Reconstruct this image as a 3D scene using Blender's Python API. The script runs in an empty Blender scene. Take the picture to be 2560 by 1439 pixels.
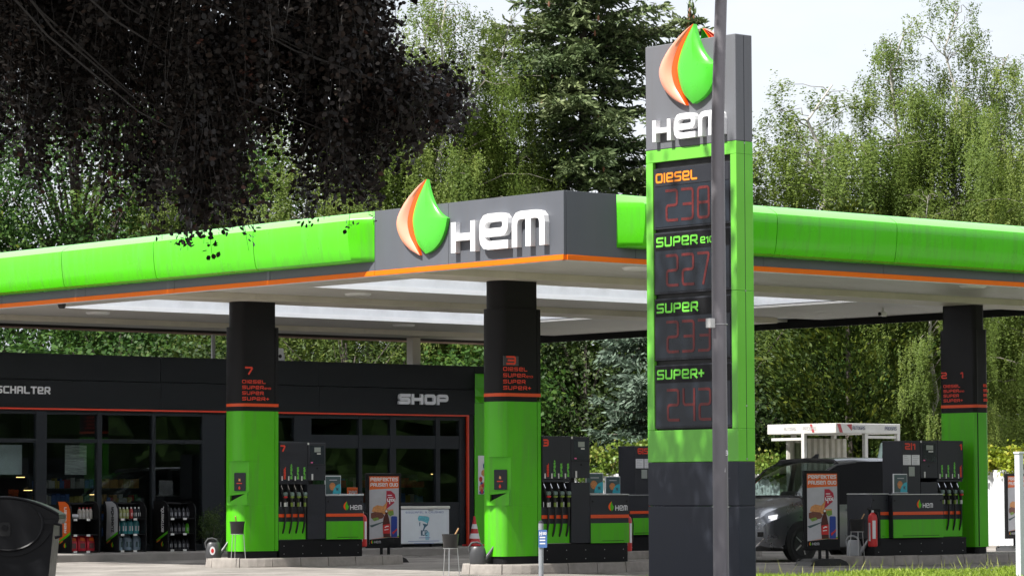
import bpy, bmesh, math, random
import numpy as np
from mathutils import Vector, Matrix
random.seed(7)
rng = np.random.default_rng(11)
R = math.radians
sc = bpy.context.scene
col = sc.collection

# ------------------------------------------------------------------ camera, sky, sun, exposure
HEAD, PITCH, ROLL = R(49.2), R(3.6512), R(0.21)
fwd = Vector((math.cos(HEAD) * math.cos(PITCH), math.sin(HEAD) * math.cos(PITCH), math.sin(PITCH)))
rgt0 = Vector((math.sin(HEAD), -math.cos(HEAD), 0))
up0 = rgt0.cross(fwd)
rgt = rgt0 * math.cos(ROLL) - up0 * math.sin(ROLL)
up = up0 * math.cos(ROLL) + rgt0 * math.sin(ROLL)
cd = bpy.data.cameras.new('camera')
cam = bpy.data.objects.new('camera', cd)
col.objects.link(cam)
M = Matrix((rgt, up, -fwd)).transposed().to_4x4()
M.translation = Vector((-30.7657, -34.4879, 1.335))
cam.matrix_world = M
cd.sensor_width = 36.0
cd.lens = 36.0 * 8000 / 2560
cd.clip_start, cd.clip_end = 0.3, 3000
sc.camera = cam

SUN_EL = R(55)
SUN_H = Vector((-1.0, 0.03, 0)).normalized()            # horizontal direction towards the sun
sun_az = math.atan2(SUN_H.x, SUN_H.y)                        # clockwise from +Y
w = bpy.data.worlds.new('World')
sc.world = w
w.use_nodes = True
nt = w.node_tree
nt.nodes.clear()
N, L = nt.nodes, nt.links
out = N.new('ShaderNodeOutputWorld')
bg = N.new('ShaderNodeBackground')
sky = N.new('ShaderNodeTexSky')
sky.sky_type = 'NISHITA'
sky.sun_disc = False
sky.sun_elevation = SUN_EL
sky.sun_rotation = sun_az
sky.air_density, sky.dust_density, sky.ozone_density = 1.0, 1.5, 1.0
tc = N.new('ShaderNodeTexCoord')
mp = N.new('ShaderNodeMapping')
mp.inputs['Scale'].default_value = (1.0, 1.0, 2.6)
cl = N.new('ShaderNodeTexNoise')
cl.inputs['Scale'].default_value = 2.3
cl.inputs['Detail'].default_value = 7
cl.inputs['Roughness'].default_value = 0.55
rp = N.new('ShaderNodeValToRGB')
rp.color_ramp.elements[0].position, rp.color_ramp.elements[1].position = 0.30, 0.52
rp.color_ramp.elements[0].color = (0.62, 0.62, 0.62, 1)
rp.color_ramp.elements[1].color = (1, 1, 1, 1)
cl2 = N.new('ShaderNodeTexNoise')
cl2.inputs['Scale'].default_value = 5.0
cl2.inputs['Detail'].default_value = 6
rp2 = N.new('ShaderNodeValToRGB')
rp2.color_ramp.elements[0].color = (4.5, 4.75, 5.25, 1)
rp2.color_ramp.elements[1].color = (6.0, 6.15, 6.5, 1)
rp2.color_ramp.elements[0].position, rp2.color_ramp.elements[1].position = 0.34, 0.6
mx = N.new('ShaderNodeMix')
mx.data_type = 'RGBA'
L.new(tc.outputs['Generated'], mp.inputs['Vector'])
L.new(mp.outputs[0], cl.inputs['Vector'])
L.new(mp.outputs[0], cl2.inputs['Vector'])
L.new(cl.outputs['Fac'], rp.inputs[0])
L.new(cl2.outputs['Fac'], rp2.inputs[0])
L.new(rp.outputs[0], mx.inputs[0])
L.new(sky.outputs[0], mx.inputs[6])
L.new(rp2.outputs[0], mx.inputs[7])
L.new(mx.outputs[2], bg.inputs['Color'])
bg.inputs['Strength'].default_value = 0.10
L.new(bg.outputs[0], out.inputs['Surface'])

sd = bpy.data.lights.new('sun', 'SUN')
sd.energy = 5.0
sd.angle = R(0.6)
sd.color = (1.0, 0.97, 0.92)
sun = bpy.data.objects.new('sun', sd)
col.objects.link(sun)
sdir = Vector((SUN_H.x * math.cos(SUN_EL), SUN_H.y * math.cos(SUN_EL), math.sin(SUN_EL)))
sun.rotation_euler = sdir.to_track_quat('Z', 'Y').to_euler()
sun.location = sdir * 60

vs = sc.view_settings
sc.display_settings.display_device = 'sRGB'
vs.view_transform, vs.look, vs.gamma, vs.use_curve_mapping = 'Standard', 'None', 1.0, False
vs.exposure = 0.8
sc.render.engine = 'CYCLES'
cy = sc.cycles
cy.use_denoising = True
cy.max_bounces, cy.diffuse_bounces, cy.glossy_bounces, cy.transmission_bounces, cy.transparent_max_bounces = 7, 4, 3, 5, 12
cy.caustics_reflective = cy.caustics_refractive = False
cy.sample_clamp_indirect = 6.0

# ------------------------------------------------------------------ materials
MATS = {}
def mat(name, c, rough=0.5, metal=0.0, spec=0.5, var=0.06, scale=6.0, bump=0.0, bscale=60.0, coat=0.0, emit=None, estr=0.0, stretch=None, grime=0.0):
    if name in MATS: return MATS[name]
    m = bpy.data.materials.new(name)
    m.use_nodes = True
    t = m.node_tree
    b = t.nodes['Principled BSDF']
    b.inputs['Roughness'].default_value = rough
    b.inputs['Metallic'].default_value = metal
    b.inputs['Specular IOR Level'].default_value = spec
    b.inputs['Coat Weight'].default_value = coat
    b.inputs['Coat Roughness'].default_value = 0.06
    co = t.nodes.new('ShaderNodeTexCoord')
    src = co.outputs['Object']
    if stretch:
        mpn = t.nodes.new('ShaderNodeMapping')
        mpn.inputs['Scale'].default_value = stretch
        t.links.new(src, mpn.inputs['Vector'])
        src = mpn.outputs[0]
    n = t.nodes.new('ShaderNodeTexNoise')
    n.inputs['Scale'].default_value = scale
    n.inputs['Detail'].default_value = 5
    n.inputs['Roughness'].default_value = 0.6
    t.links.new(src, n.inputs['Vector'])
    mr = t.nodes.new('ShaderNodeMapRange')
    mr.inputs['From Min'].default_value, mr.inputs['From Max'].default_value = 0.3, 0.7
    mr.inputs['To Min'].default_value, mr.inputs['To Max'].default_value = 1 - var, 1 + var
    t.links.new(n.outputs['Fac'], mr.inputs['Value'])
    mul = t.nodes.new('ShaderNodeVectorMath')
    mul.operation = 'MULTIPLY'
    mul.inputs[0].default_value = c[:3]
    t.links.new(mr.outputs[0], mul.inputs[1])
    if grime > 0:
        gm = t.nodes.new('ShaderNodeMapping'); gm.inputs['Scale'].default_value = (9, 9, .7)
        t.links.new(co.outputs['Object'], gm.inputs['Vector'])
        gn = t.nodes.new('ShaderNodeTexNoise'); gn.inputs['Scale'].default_value = 1.0; gn.inputs['Detail'].default_value = 6; gn.inputs['Roughness'].default_value = .65
        t.links.new(gm.outputs[0], gn.inputs['Vector'])
        gr = t.nodes.new('ShaderNodeMapRange')
        gr.inputs['From Min'].default_value, gr.inputs['From Max'].default_value = .48, .78
        gr.inputs['To Min'].default_value, gr.inputs['To Max'].default_value = 0, grime
        t.links.new(gn.outputs['Fac'], gr.inputs['Value'])
        gx = t.nodes.new('ShaderNodeMix'); gx.data_type = 'RGBA'
        gx.inputs[7].default_value = (.11, .10, .085, 1)
        t.links.new(gr.outputs[0], gx.inputs[0]); t.links.new(mul.outputs[0], gx.inputs[6])
        t.links.new(gx.outputs[2], b.inputs['Base Color'])
    else:
        t.links.new(mul.outputs[0], b.inputs['Base Color'])
    mr2 = t.nodes.new('ShaderNodeMapRange')
    mr2.inputs['From Min'].default_value, mr2.inputs['From Max'].default_value = 0.3, 0.7
    mr2.inputs['To Min'].default_value, mr2.inputs['To Max'].default_value = max(0.02, rough * 0.85), min(1, rough * 1.15)
    t.links.new(n.outputs['Fac'], mr2.inputs['Value'])
    t.links.new(mr2.outputs[0], b.inputs['Roughness'])
    if bump > 0:
        n2 = t.nodes.new('ShaderNodeTexNoise')
        n2.inputs['Scale'].default_value = bscale
        n2.inputs['Detail'].default_value = 4
        t.links.new(src, n2.inputs['Vector'])
        bp = t.nodes.new('ShaderNodeBump')
        bp.inputs['Strength'].default_value = bump
        bp.inputs['Distance'].default_value = 0.02
        t.links.new(n2.outputs['Fac'], bp.inputs['Height'])
        t.links.new(bp.outputs[0], b.inputs['Normal'])
    if emit:
        b.inputs['Emission Color'].default_value = (*emit, 1)
        b.inputs['Emission Strength'].default_value = estr
    MATS[name] = m
    return m

def leafmat(name, stops, trans=0.28, rough=0.55):
    m = bpy.data.materials.new(name)
    m.use_nodes = True
    t = m.node_tree
    b = t.nodes['Principled BSDF']
    o = t.nodes['Material Output']
    b.inputs['Roughness'].default_value = rough
    b.inputs['Specular IOR Level'].default_value = 0.25
    a = t.nodes.new('ShaderNodeAttribute')
    a.attribute_name = 'tint'
    rpn = t.nodes.new('ShaderNodeValToRGB')
    e = rpn.color_ramp.elements
    e[0].position, e[0].color = stops[0][0], (*stops[0][1], 1)
    e[1].position, e[1].color = stops[-1][0], (*stops[-1][1], 1)
    for p, c in stops[1:-1]:
        x = e.new(p); x.color = (*c, 1)
    t.links.new(a.outputs['Fac'], rpn.inputs[0])
    t.links.new(rpn.outputs[0], b.inputs['Base Color'])
    tr = t.nodes.new('ShaderNodeBsdfTranslucent')
    t.links.new(rpn.outputs[0], tr.inputs['Color'])
    mxs = t.nodes.new('ShaderNodeMixShader')
    mxs.inputs[0].default_value = trans
    t.links.new(b.outputs[0], mxs.inputs[1])
    t.links.new(tr.outputs[0], mxs.inputs[2])
    t.links.new(mxs.outputs[0], o.inputs['Surface'])
    return m

def glassmat(name, tint=(0.75, 0.8, 0.8), refl=0.06, rough=0.0):
    m = bpy.data.materials.new(name)
    m.use_nodes = True
    t = m.node_tree
    t.nodes.remove(t.nodes['Principled BSDF'])
    o = t.nodes['Material Output']
    tr = t.nodes.new('ShaderNodeBsdfTransparent')
    tr.inputs['Color'].default_value = (*tint, 1)
    gl = t.nodes.new('ShaderNodeBsdfGlossy')
    gl.inputs['Roughness'].default_value = rough
    gl.inputs['Color'].default_value = (0.9, 0.95, 0.95, 1)
    lw = t.nodes.new('ShaderNodeLayerWeight')
    lw.inputs['Blend'].default_value = .5
    pw = t.nodes.new('ShaderNodeMath'); pw.operation = 'POWER'; pw.inputs[1].default_value = 5
    t.links.new(lw.outputs['Facing'], pw.inputs[0])
    fr = t.nodes.new('ShaderNodeMath'); fr.operation = 'MULTIPLY_ADD'; fr.inputs[1].default_value = .93; fr.inputs[2].default_value = refl
    t.links.new(pw.outputs[0], fr.inputs[0])
    nn = t.nodes.new('ShaderNodeTexNoise')
    nn.inputs['Scale'].default_value = 0.9
    bp = t.nodes.new('ShaderNodeBump')
    bp.inputs['Strength'].default_value = 0.02
    t.links.new(nn.outputs['Fac'], bp.inputs['Height'])
    t.links.new(bp.outputs[0], gl.inputs['Normal'])
    mxs = t.nodes.new('ShaderNodeMixShader')
    t.links.new(fr.outputs[0], mxs.inputs[0])
    t.links.new(tr.outputs[0], mxs.inputs[1])
    t.links.new(gl.outputs[0], mxs.inputs[2])
    t.links.new(mxs.outputs[0], o.inputs['Surface'])
    return m

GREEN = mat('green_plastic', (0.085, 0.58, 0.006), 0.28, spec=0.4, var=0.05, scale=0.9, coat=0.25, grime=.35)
def paint_top_light(m, c, amount):
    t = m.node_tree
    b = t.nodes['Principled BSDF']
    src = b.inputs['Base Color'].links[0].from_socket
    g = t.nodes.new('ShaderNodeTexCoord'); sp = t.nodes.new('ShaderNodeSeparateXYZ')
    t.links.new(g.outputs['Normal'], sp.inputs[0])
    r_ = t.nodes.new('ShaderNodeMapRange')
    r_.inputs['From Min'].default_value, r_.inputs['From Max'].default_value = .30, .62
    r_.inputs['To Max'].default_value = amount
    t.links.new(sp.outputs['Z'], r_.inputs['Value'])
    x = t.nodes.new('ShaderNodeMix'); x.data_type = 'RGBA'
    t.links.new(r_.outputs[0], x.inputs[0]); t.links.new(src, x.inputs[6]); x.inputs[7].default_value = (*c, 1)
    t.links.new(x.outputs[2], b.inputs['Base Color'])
paint_top_light(GREEN, (.27, .62, .20), .6)      # bright upper flank of the panels, light painted in as paler green
GREENP = mat('green_paint', (0.080, 0.46, 0.006), 0.40, spec=0.35, var=0.06, scale=1.3, coat=0.05, grime=.4)
LOGOG = mat('logo_green', (0.075, 0.55, 0.035), 0.3, spec=0.5, var=0.02, coat=0.3)
GREY = mat('fascia_grey', (0.104, 0.111, 0.128), 0.45, spec=0.35, var=0.08, scale=1.2, stretch=(1, 1, 0.25), grime=.25)
TGREY = mat('totem_grey', (0.145, 0.150, 0.165), 0.45, grime=.25, spec=0.35, var=0.06, scale=1.4, stretch=(1, 1, 0.3))
ORANGE = mat('orange_trim', (0.90, 0.17, 0.002), 0.5, spec=0.2, var=0.05, scale=3)
BAND = mat('red_orange_band', (0.72, 0.075, 0.008), 0.45, var=0.04)
RED = mat('red_line', (0.62, 0.045, 0.012), 0.45, var=0.04)
REDTEXT = mat('red_text', (0.60, 0.04, 0.015), 0.5, var=0.02, emit=(1.0, 0.07, 0.02), estr=0.03)
WHITE = mat('white_letter', (0.82, 0.82, 0.83), 0.38, var=0.02, scale=3)
OFFW = mat('off_white', (0.62, 0.62, 0.60), 0.5, var=0.06)
BLACK = mat('black_panel', (0.0085, 0.0085, 0.0095), 0.55, spec=0.2, var=0.12, scale=3)
CHAR = mat('charcoal_metal', (0.024, 0.0255, 0.032), 0.48, spec=0.3, var=0.08, scale=4)
SHOPD = mat('shop_cladding', (0.0085, 0.0105, 0.0125), 0.55, spec=0.2, var=0.12, scale=1.2)
FRAME = mat('window_frame', (0.013, 0.0165, 0.021), 0.5, spec=.25, var=0.06)
RUBBER = mat('black_rubber', (0.012, 0.012, 0.012), 0.55, spec=0.4, var=0.1)
PLASTK = mat('black_plastic', (0.02, 0.02, 0.021), 0.38, spec=0.5, var=0.1, scale=9, bump=0.03)
STEEL = mat('galvanised_steel', (0.5, 0.5, 0.5), 0.35, metal=0.85, var=0.08)
CHROME = mat('bright_metal', (0.75, 0.75, 0.76), 0.16, metal=1.0, var=0.03)
SOFFIT = mat('soffit_board', (0.56, 0.545, 0.515), 0.5, var=0.05, scale=2.2, stretch=(1, 0.15, 1))
BEAM = mat('beam_cladding', (0.63, 0.585, 0.50), 0.5, var=0.09, scale=1.3, stretch=(1.0, 1, 0.4))
ROOFW = mat('roof_white', (0.72, 0.73, 0.75), 0.5, var=0.05)
CONC = mat('concrete_kerb', (0.30, 0.275, 0.25), 0.85, spec=0.2, var=0.18, scale=6, bump=0.2, bscale=45)
RUSTY = mat('rusty_edge', (0.55, 0.36, 0.30), 0.6, var=0.2, scale=5)
WOOD = mat('wood_handle', (0.42, 0.25, 0.12), 0.6, var=0.15, scale=20)
PRINTW = mat('print_white', (0.74, 0.74, 0.76), 0.4, var=0.03)
PRINTG = mat('print_grey', (0.46, 0.46, 0.49), 0.4, var=0.06)
TEAL = mat('print_teal', (0.03, 0.36, 0.46), 0.4, var=0.03)
SLATE = mat('print_slate', (0.045, 0.085, 0.09), 0.4, var=0.1)
COOKIE = mat('print_cookie', (0.48, 0.19, 0.06), 0.5, var=0.35, scale=40)
REDPLAS = mat('red_plastic', (0.55, 0.02, 0.02), 0.4, var=0.05)
BLUEP = mat('blue_print', (0.035, 0.10, 0.42), 0.4, var=0.05)
LEDRED = mat('led_red', (0.11, 0.011, 0.010), 0.5, var=0.35, scale=25, emit=(1, 0.03, 0.02), estr=0.009)
SCREEN = mat('screen_glass', (0.016, 0.022, 0.030), 0.22, spec=0.6, var=0.25, scale=2.2)
GLASS = glassmat('window_glass')

# ------------------------------------------------------------------ helpers
class MB:
    def __init__(s): s.v, s.f, s.s = [], [], []
    def add(s, vs_, fs_, smooth=False):
        o = len(s.v)
        s.v += [tuple(p) for p in vs_]
        for f in fs_:
            s.f.append(tuple(i + o for i in f)); s.s.append(smooth)
        return s
    def box(s, lo, hi, bev=0.0):
        x0, y0, z0 = lo; x1, y1, z1 = hi
        if bev <= 0:
            return s.add([(x0,y0,z0),(x1,y0,z0),(x1,y1,z0),(x0,y1,z0),(x0,y0,z1),(x1,y0,z1),(x1,y1,z1),(x0,y1,z1)],
                         [(0,3,2,1),(4,5,6,7),(0,1,5,4),(1,2,6,5),(2,3,7,6),(3,0,4,7)])
        b = bmesh.new()
        bmesh.ops.create_cube(b, size=1)
        for v in b.verts:
            v.co = Vector(((x0+x1)/2 + v.co.x*(x1-x0), (y0+y1)/2 + v.co.y*(y1-y0), (z0+z1)/2 + v.co.z*(z1-z0)))
        bmesh.ops.bevel(b, geom=list(b.edges), offset=bev, segments=2, affect='EDGES', profile=0.5)
        b.verts.index_update()
        s.add([v.co[:] for v in b.verts], [[v.index for v in f.verts] for f in b.faces])
        b.free()
        return s
    def prism(s, pts, ax, a, b, smooth=False, caps=True):
        def P(p, t):
            return (t, p[0], p[1]) if ax == 'x' else (p[0], t, p[1]) if ax == 'y' else (p[0], p[1], t)
        n = len(pts)
        o = len(s.v)
        s.v += [P(p, a) for p in pts] + [P(p, b) for p in pts]
        for i in range(n):
            j = (i + 1) % n
            s.f.append((o+i, o+j, o+n+j, o+n+i)); s.s.append(smooth)
        if caps:
            s.f.append(tuple(range(o+n-1, o-1, -1))); s.s.append(False)
            s.f.append(tuple(range(o+n, o+2*n))); s.s.append(False)
        return s
    def tube(s, path, r, n=8, smooth=True, caps=True):
        path = [Vector(p) for p in path]
        rs = r if isinstance(r, (list, tuple)) else [r] * len(path)
        o = len(s.v)
        prev = None
        for i, p in enumerate(path):
            d = (path[min(i+1, len(path)-1)] - path[max(i-1, 0)])
            d = d.normalized() if d.length > 1e-9 else Vector((0, 0, 1))
            if prev is None:
                h = Vector((1, 0, 0)) if abs(d.x) < 0.9 else Vector((0, 1, 0))
                a = d.cross(h).normalized()
            else:
                a = (prev - d * prev.dot(d)).normalized()
            prev = a
            bb = d.cross(a)
            for k in range(n):
                th = 2 * math.pi * k / n
                s.v.append(tuple(p + (a * math.cos(th) + bb * math.sin(th)) * rs[i]))
        for i in range(len(path) - 1):
            for k in range(n):
                k2 = (k + 1) % n
                s.f.append((o+i*n+k, o+i*n+k2, o+(i+1)*n+k2, o+(i+1)*n+k)); s.s.append(smooth)
        if caps:
            s.f.append(tuple(o + k for k in range(n-1, -1, -1))); s.s.append(False)
            e = o + (len(path)-1)*n
            s.f.append(tuple(e + k for k in range(n))); s.s.append(False)
        return s
    def lathe(s, prof, c=(0, 0, 0), n=20, axis='z', smooth=True):
        o = len(s.v)
        for (r, h) in prof:
            for k in range(n):
                th = 2 * math.pi * k / n
                a, b = r * math.cos(th), r * math.sin(th)
                q = (a, b, h) if axis == 'z' else (a, h, b) if axis == 'y' else (h, a, b)
                s.v.append((c[0]+q[0], c[1]+q[1], c[2]+q[2]))
        for i in range(len(prof) - 1):
            for k in range(n):
                k2 = (k + 1) % n
                s.f.append((o+i*n+k, o+i*n+k2, o+(i+1)*n+k2, o+(i+1)*n+k)); s.s.append(smooth)
        s.f.append(tuple(o + k for k in range(n-1, -1, -1))); s.s.append(False)
        e = o + (len(prof)-1)*n
        s.f.append(tuple(e + k for k in range(n))); s.s.append(False)
        return s
    def plate(s, pts, org, rv, uv, ov, d0, d1):
        org, rv, uv, ov = Vector(org), Vector(rv), Vector(uv), Vector(ov)
        n = len(pts)
        o = len(s.v)
        for d in (d0, d1):
            s.v += [tuple(org + rv*p[0] + uv*p[1] + ov*d) for p in pts]
        for i in range(n):
            j = (i + 1) % n
            s.f.append((o+i, o+j, o+n+j, o+n+i)); s.s.append(False)
        s.f.append(tuple(range(o+n-1, o-1, -1))); s.s.append(False)
        s.f.append(tuple(range(o+n, o+2*n))); s.s.append(False)
        return s
    def mesh(s, name, m, recalc=True):
        me = bpy.data.meshes.new(name)
        me.from_pydata(s.v, [], s.f)
        me.polygons.foreach_set('use_smooth', s.s)
        if recalc:
            b = bmesh.new(); b.from_mesh(me)
            bmesh.ops.recalc_face_normals(b, faces=b.faces)
            b.to_mesh(me); b.free()
        if any(s.s): me.set_sharp_from_angle(angle=R(32))
        if m: me.materials.append(m)
        me.update()
        return me
    def build(s, name, m, parent=None, world=False, loc=None, rotz=0.0):
        return link(name, s.mesh(name, m), parent, world, loc, rotz)

def link(name, me, parent=None, world=False, loc=None, rotz=0.0):
    o = bpy.data.objects.new(name, me)
    col.objects.link(o)
    if loc is not None: o.location = loc
    o.rotation_euler.z = rotz
    if parent:
        o.parent = parent
        if world: o.location = Vector(o.location) - root_loc(parent)
    return o
def root_loc(p):
    v = Vector((0, 0, 0))
    while p:
        v += p.location; p = p.parent
    return v
def tag(o, label=None, cat=None, group=None, kind=None):
    if label: o['label'] = label
    if cat: o['category'] = cat
    if group: o['group'] = group
    if kind: o['kind'] = kind
    return o
def thing(name, label, cat, loc=(0, 0, 0), rotz=0.0, group=None):
    o = bpy.data.objects.new(name, None)
    col.objects.link(o)
    o.empty_display_size = 0.2
    o.location = loc
    o.rotation_euler.z = rotz
    return tag(o, label, cat, group)
def copy_tree(o, parent=None):
    c = o.copy(); col.objects.link(c); c.parent = parent
    for ch in list(o.children): copy_tree(ch, c)
    return c
def struct(name, mb, m):
    return tag(mb.build(name, m), kind='structure')
def rrect(x0, z0, x1, z1, r=0.03, n=3):
    P = []
    for cx, cz, a0 in ((x1-r, z0+r, -90), (x1-r, z1-r, 0), (x0+r, z1-r, 90), (x0+r, z0+r, 180)):
        for k in range(n + 1):
            a = R(a0 + 90*k/n); P.append((cx + r*math.cos(a), cz + r*math.sin(a)))
    return P
def ell(cx, cz, rx, rz, n=16, a0=0):
    return [(cx + rx*math.cos(2*math.pi*k/n + a0), cz + rz*math.sin(2*math.pi*k/n + a0)) for k in range(n)]

# ---- square rounded stroke lettering
def G(w_):
    W = w_
    return {
     'H': (W, [[(0,0),(0,1)],[(W,0),(W,1)],[(0,.5),(W,.5)]]), 'E': (W, [[(W,0),(0,0),(0,1),(W,1),(W,.46),(0,.46)]]),
     'M': (W*1.15, [[(0,0),(0,1),(W*1.15,1),(W*1.15,0)],[(W*.575,1),(W*.575,0)]]), 'D': (W, ['c',[(0,0),(0,1),(W,1),(W,0)]]),
     'I': (0, [[(0,0),(0,1)]]), 'S': (W, [[(W,1),(0,1),(0,.5),(W,.5),(W,0),(0,0)]]), 'L': (W*.9, [[(0,1),(0,0),(W*.9,0)]]),
     'U': (W, [[(0,1),(0,0),(W,0),(W,1)]]), 'P': (W, [[(0,0),(0,1),(W,1),(W,.42),(0,.42)]]),
     'R': (W, [[(0,0),(0,1),(W,1),(W,.42),(0,.42)],[(W*.5,.42),(W,0)]]), 'C': (W, [[(W,1),(0,1),(0,0),(W,0)]]),
     'A': (W, [[(0,0),(0,1),(W,1),(W,0)],[(0,.42),(W,.42)]]), 'T': (W, [[(0,1),(W,1)],[(W/2,1),(W/2,0)]]),
     'O': (W, ['c',[(0,0),(0,1),(W,1),(W,0)]]), 'F': (W, [[(0,0),(0,1),(W,1)],[(0,.5),(W*.8,.5)]]),
     'K': (W, [[(0,0),(0,1)],[(W,1),(W*.15,.5),(W,0)]]), 'N': (W, [[(0,0),(0,1),(W,1),(W,0)]]),
     'Z': (W, [[(0,1),(W,1),(0,0),(W,0)]]), 'B': (W, ['c',[(0,0),(0,1),(W,1),(W,0)],'o',[(0,.5),(W,.5)]]),
     'G': (W, [[(W,1),(0,1),(0,0),(W,0),(W,.5),(W*.5,.5)]]), 'X': (W, [[(0,0),(W,1)],[(0,1),(W,0)]]),
     'Q': (W, ['c',[(0,0),(0,1),(W,1),(W,0)],'o',[(W*.2,1.22),(W*.3,1.22)],[(W*.7,1.22),(W*.8,1.22)]]),   # O with two dots
     '+': (W*.7, [[(0,.5),(W*.7,.5)],[(W*.35,.15),(W*.35,.85)]]), '0': (W, ['c',[(0,0),(0,1),(W,1),(W,0)]]),
     '1': (W*.35, [[(0,.8),(W*.35,1),(W*.35,0)]]), '2': (W, [[(0,1),(W,1),(W,.5),(0,.5),(0,0),(W,0)]]),
     '3': (W, [[(0,1),(W,1),(W,0),(0,0)],[(W*.15,.5),(W,.5)]]), '4': (W, [[(0,1),(0,.5),(W,.5)],[(W,1),(W,0)]]),
     '5': (W, [[(W,1),(0,1),(0,.5),(W,.5),(W,0),(0,0)]]), '6': (W, [[(W,1),(0,1),(0,0),(W,0),(W,.5),(0,.5)]]),
     '7': (W, [[(0,1),(W,1),(W*.45,0)]]), '8': (W, ['c',[(0,0),(0,1),(W,1),(W,0)],'o',[(0,.5),(W,.5)]]),
     '9': (W, [[(W,.5),(0,.5),(0,1),(W,1),(W,0),(0,0)]]), '|': (0, [[(0,-.05),(0,1.05)]]), ',': (.1, [[(.1,.1),(0,-.15)]]), '.': (.05, [[(0,0),(.06,0)]]),
     'W': (W*1.15, [[(0,1),(0,0),(W*1.15,0),(W*1.15,1)],[(W*.575,1),(W*.575,0)]]), 'V': (W, [[(0,1),(W*.5,0),(W,1)]]),
     ' ': (W*.4, []), '-': (W*.6, [[(0,.5),(W*.6,.5)]]), '$': (W, [[(W,1),(W*.2,1),(W*.2,0),(W,0)],[(0,.6),(W*.8,.6)],[(0,.4),(W*.8,.4)]]), '&': (W, [[(W,0),(0,1),(W*.7,1),(0,.3),(0,0),(W*.5,0),(W,.4)]])}
def rounded(p, r, closed):
    if r <= 0 or len(p) < 3: return p
    o, n = [], len(p)
    for i in range(n):
        if not closed and i in (0, n-1): o.append(p[i]); continue
        a, b, c = Vector(p[i-1]), Vector(p[i]), Vector(p[(i+1) % n])
        d1, d2 = (a-b), (c-b)
        rr = min(r, d1.length*.48, d2.length*.48)
        q1, q2 = b + d1.normalized()*rr, b + d2.normalized()*rr
        for t in (0, .33, .67, 1):
            o.append(tuple((q1*(1-t) + b*t)*(1-t) + (b*(1-t) + q2*t)*t))
    return o
def ribbon(mb, p, closed, sw, org, rv, uv, ov, d0, d1, e0=.5, e1=.5):
    n = len(p)
    P = [Vector(q) for q in p]
    A, B = [], []
    for i in range(n):
        t1 = (P[i] - P[i-1]) if (closed or i > 0) else (P[1] - P[0])
        t2 = (P[(i+1) % n] - P[i]) if (closed or i < n-1) else (P[-1] - P[-2])
        n1 = Vector((-t1.y, t1.x)).normalized(); n2 = Vector((-t2.y, t2.x)).normalized()
        m = (n1 + n2)
        m = m.normalized() if m.length > 1e-6 else n1
        k = 1.0 / max(0.45, m.dot(n1))
        e = Vector((0, 0))
        if not closed and i == 0: e = -t2.normalized() * sw*e0
        if not closed and i == n-1: e = t1.normalized() * sw*e1
        A.append(P[i] + m*k*sw/2 + e); B.append(P[i] - m*k*sw/2 + e)
    def W3(q, d): return tuple(org + rv*q.x + uv*q.y + ov*d)
    o = len(mb.v)
    for i in range(n):
        mb.v += [W3(A[i], d1), W3(B[i], d1), W3(A[i], d0), W3(B[i], d0)]
    rngi = range(n) if closed else range(n-1)
    for i in rngi:
        a, b = o + 4*i, o + 4*((i+1) % n)
        mb.f += [(a, a+1, b+1, b), (a, b, b+2, a+2), (a+1, a+3, b+3, b+1)]; mb.s += [False]*3
    if not closed:
        a, b = o, o + 4*(n-1)
        mb.f += [(a, a+2, a+3, a+1), (b, b+1, b+3, b+2)]; mb.s += [False]*2
def text(mb, s, org, rv, uv, ov, h, width=None, sw=0.17, wd=0.75, sp=0.34, d0=0.0, d1=0.004, rad=0.22, align='l'):
    rv, uv, ov, org = Vector(rv), Vector(uv), Vector(ov), Vector(org)
    gl = G(wd)
    tot = sum(gl[c][0] + sp for c in s) - sp
    hh = (1 - sw)
    sx = h
    if width: sx = (width) / (tot + sw)
    x = sw/2 * sx
    if align == 'c': x -= (tot + sw)*sx/2
    for c in s:
        wd_, strokes = gl[c]
        closed = False
        si = 0
        for st in strokes:
            if st == 'c': closed = True; continue
            if st == 'o': closed = False; continue
            p = rounded([(x + q[0]*sx, (sw/2 + q[1]*hh)*h) for q in st], rad*h, closed)
            def butt(pt, own_end):
                for st2 in strokes:
                    if st2 in ('c', 'o'): continue
                    for a_, b_ in zip(st2[:-1], st2[1:]):
                        if st2 is st and (a_ == pt or b_ == pt): continue
                        a2, b2, q2 = Vector(a_), Vector(b_), Vector(pt)
                        d_ = b2-a2
                        t_ = max(0, min(1, (q2-a2).dot(d_)/d_.length_squared))
                        if (a2+d_*t_-q2).length < 1e-3 and (st2 is st or not (pt in (st2[0], st2[-1]) and st is not strokes[-1])): return -.48
                return .5
            ribbon(mb, p, closed, sw*h, org, rv, uv, ov, d0, d1 + si*max(.0004, .012*(d1-d0)), butt(st[0], 0), butt(st[-1], 1)); si += 1
            closed = False if st is strokes[-1] else closed
        x += (wd_ + sp)*sx
    return mb
FX = dict(rv=(0,-1,0), uv=(0,0,1), ov=(-1,0,0))      # lettering on a face looking towards -X
FY = dict(rv=(1,0,0), uv=(0,0,1), ov=(0,-1,0))       # lettering on a face looking towards -Y

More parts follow.
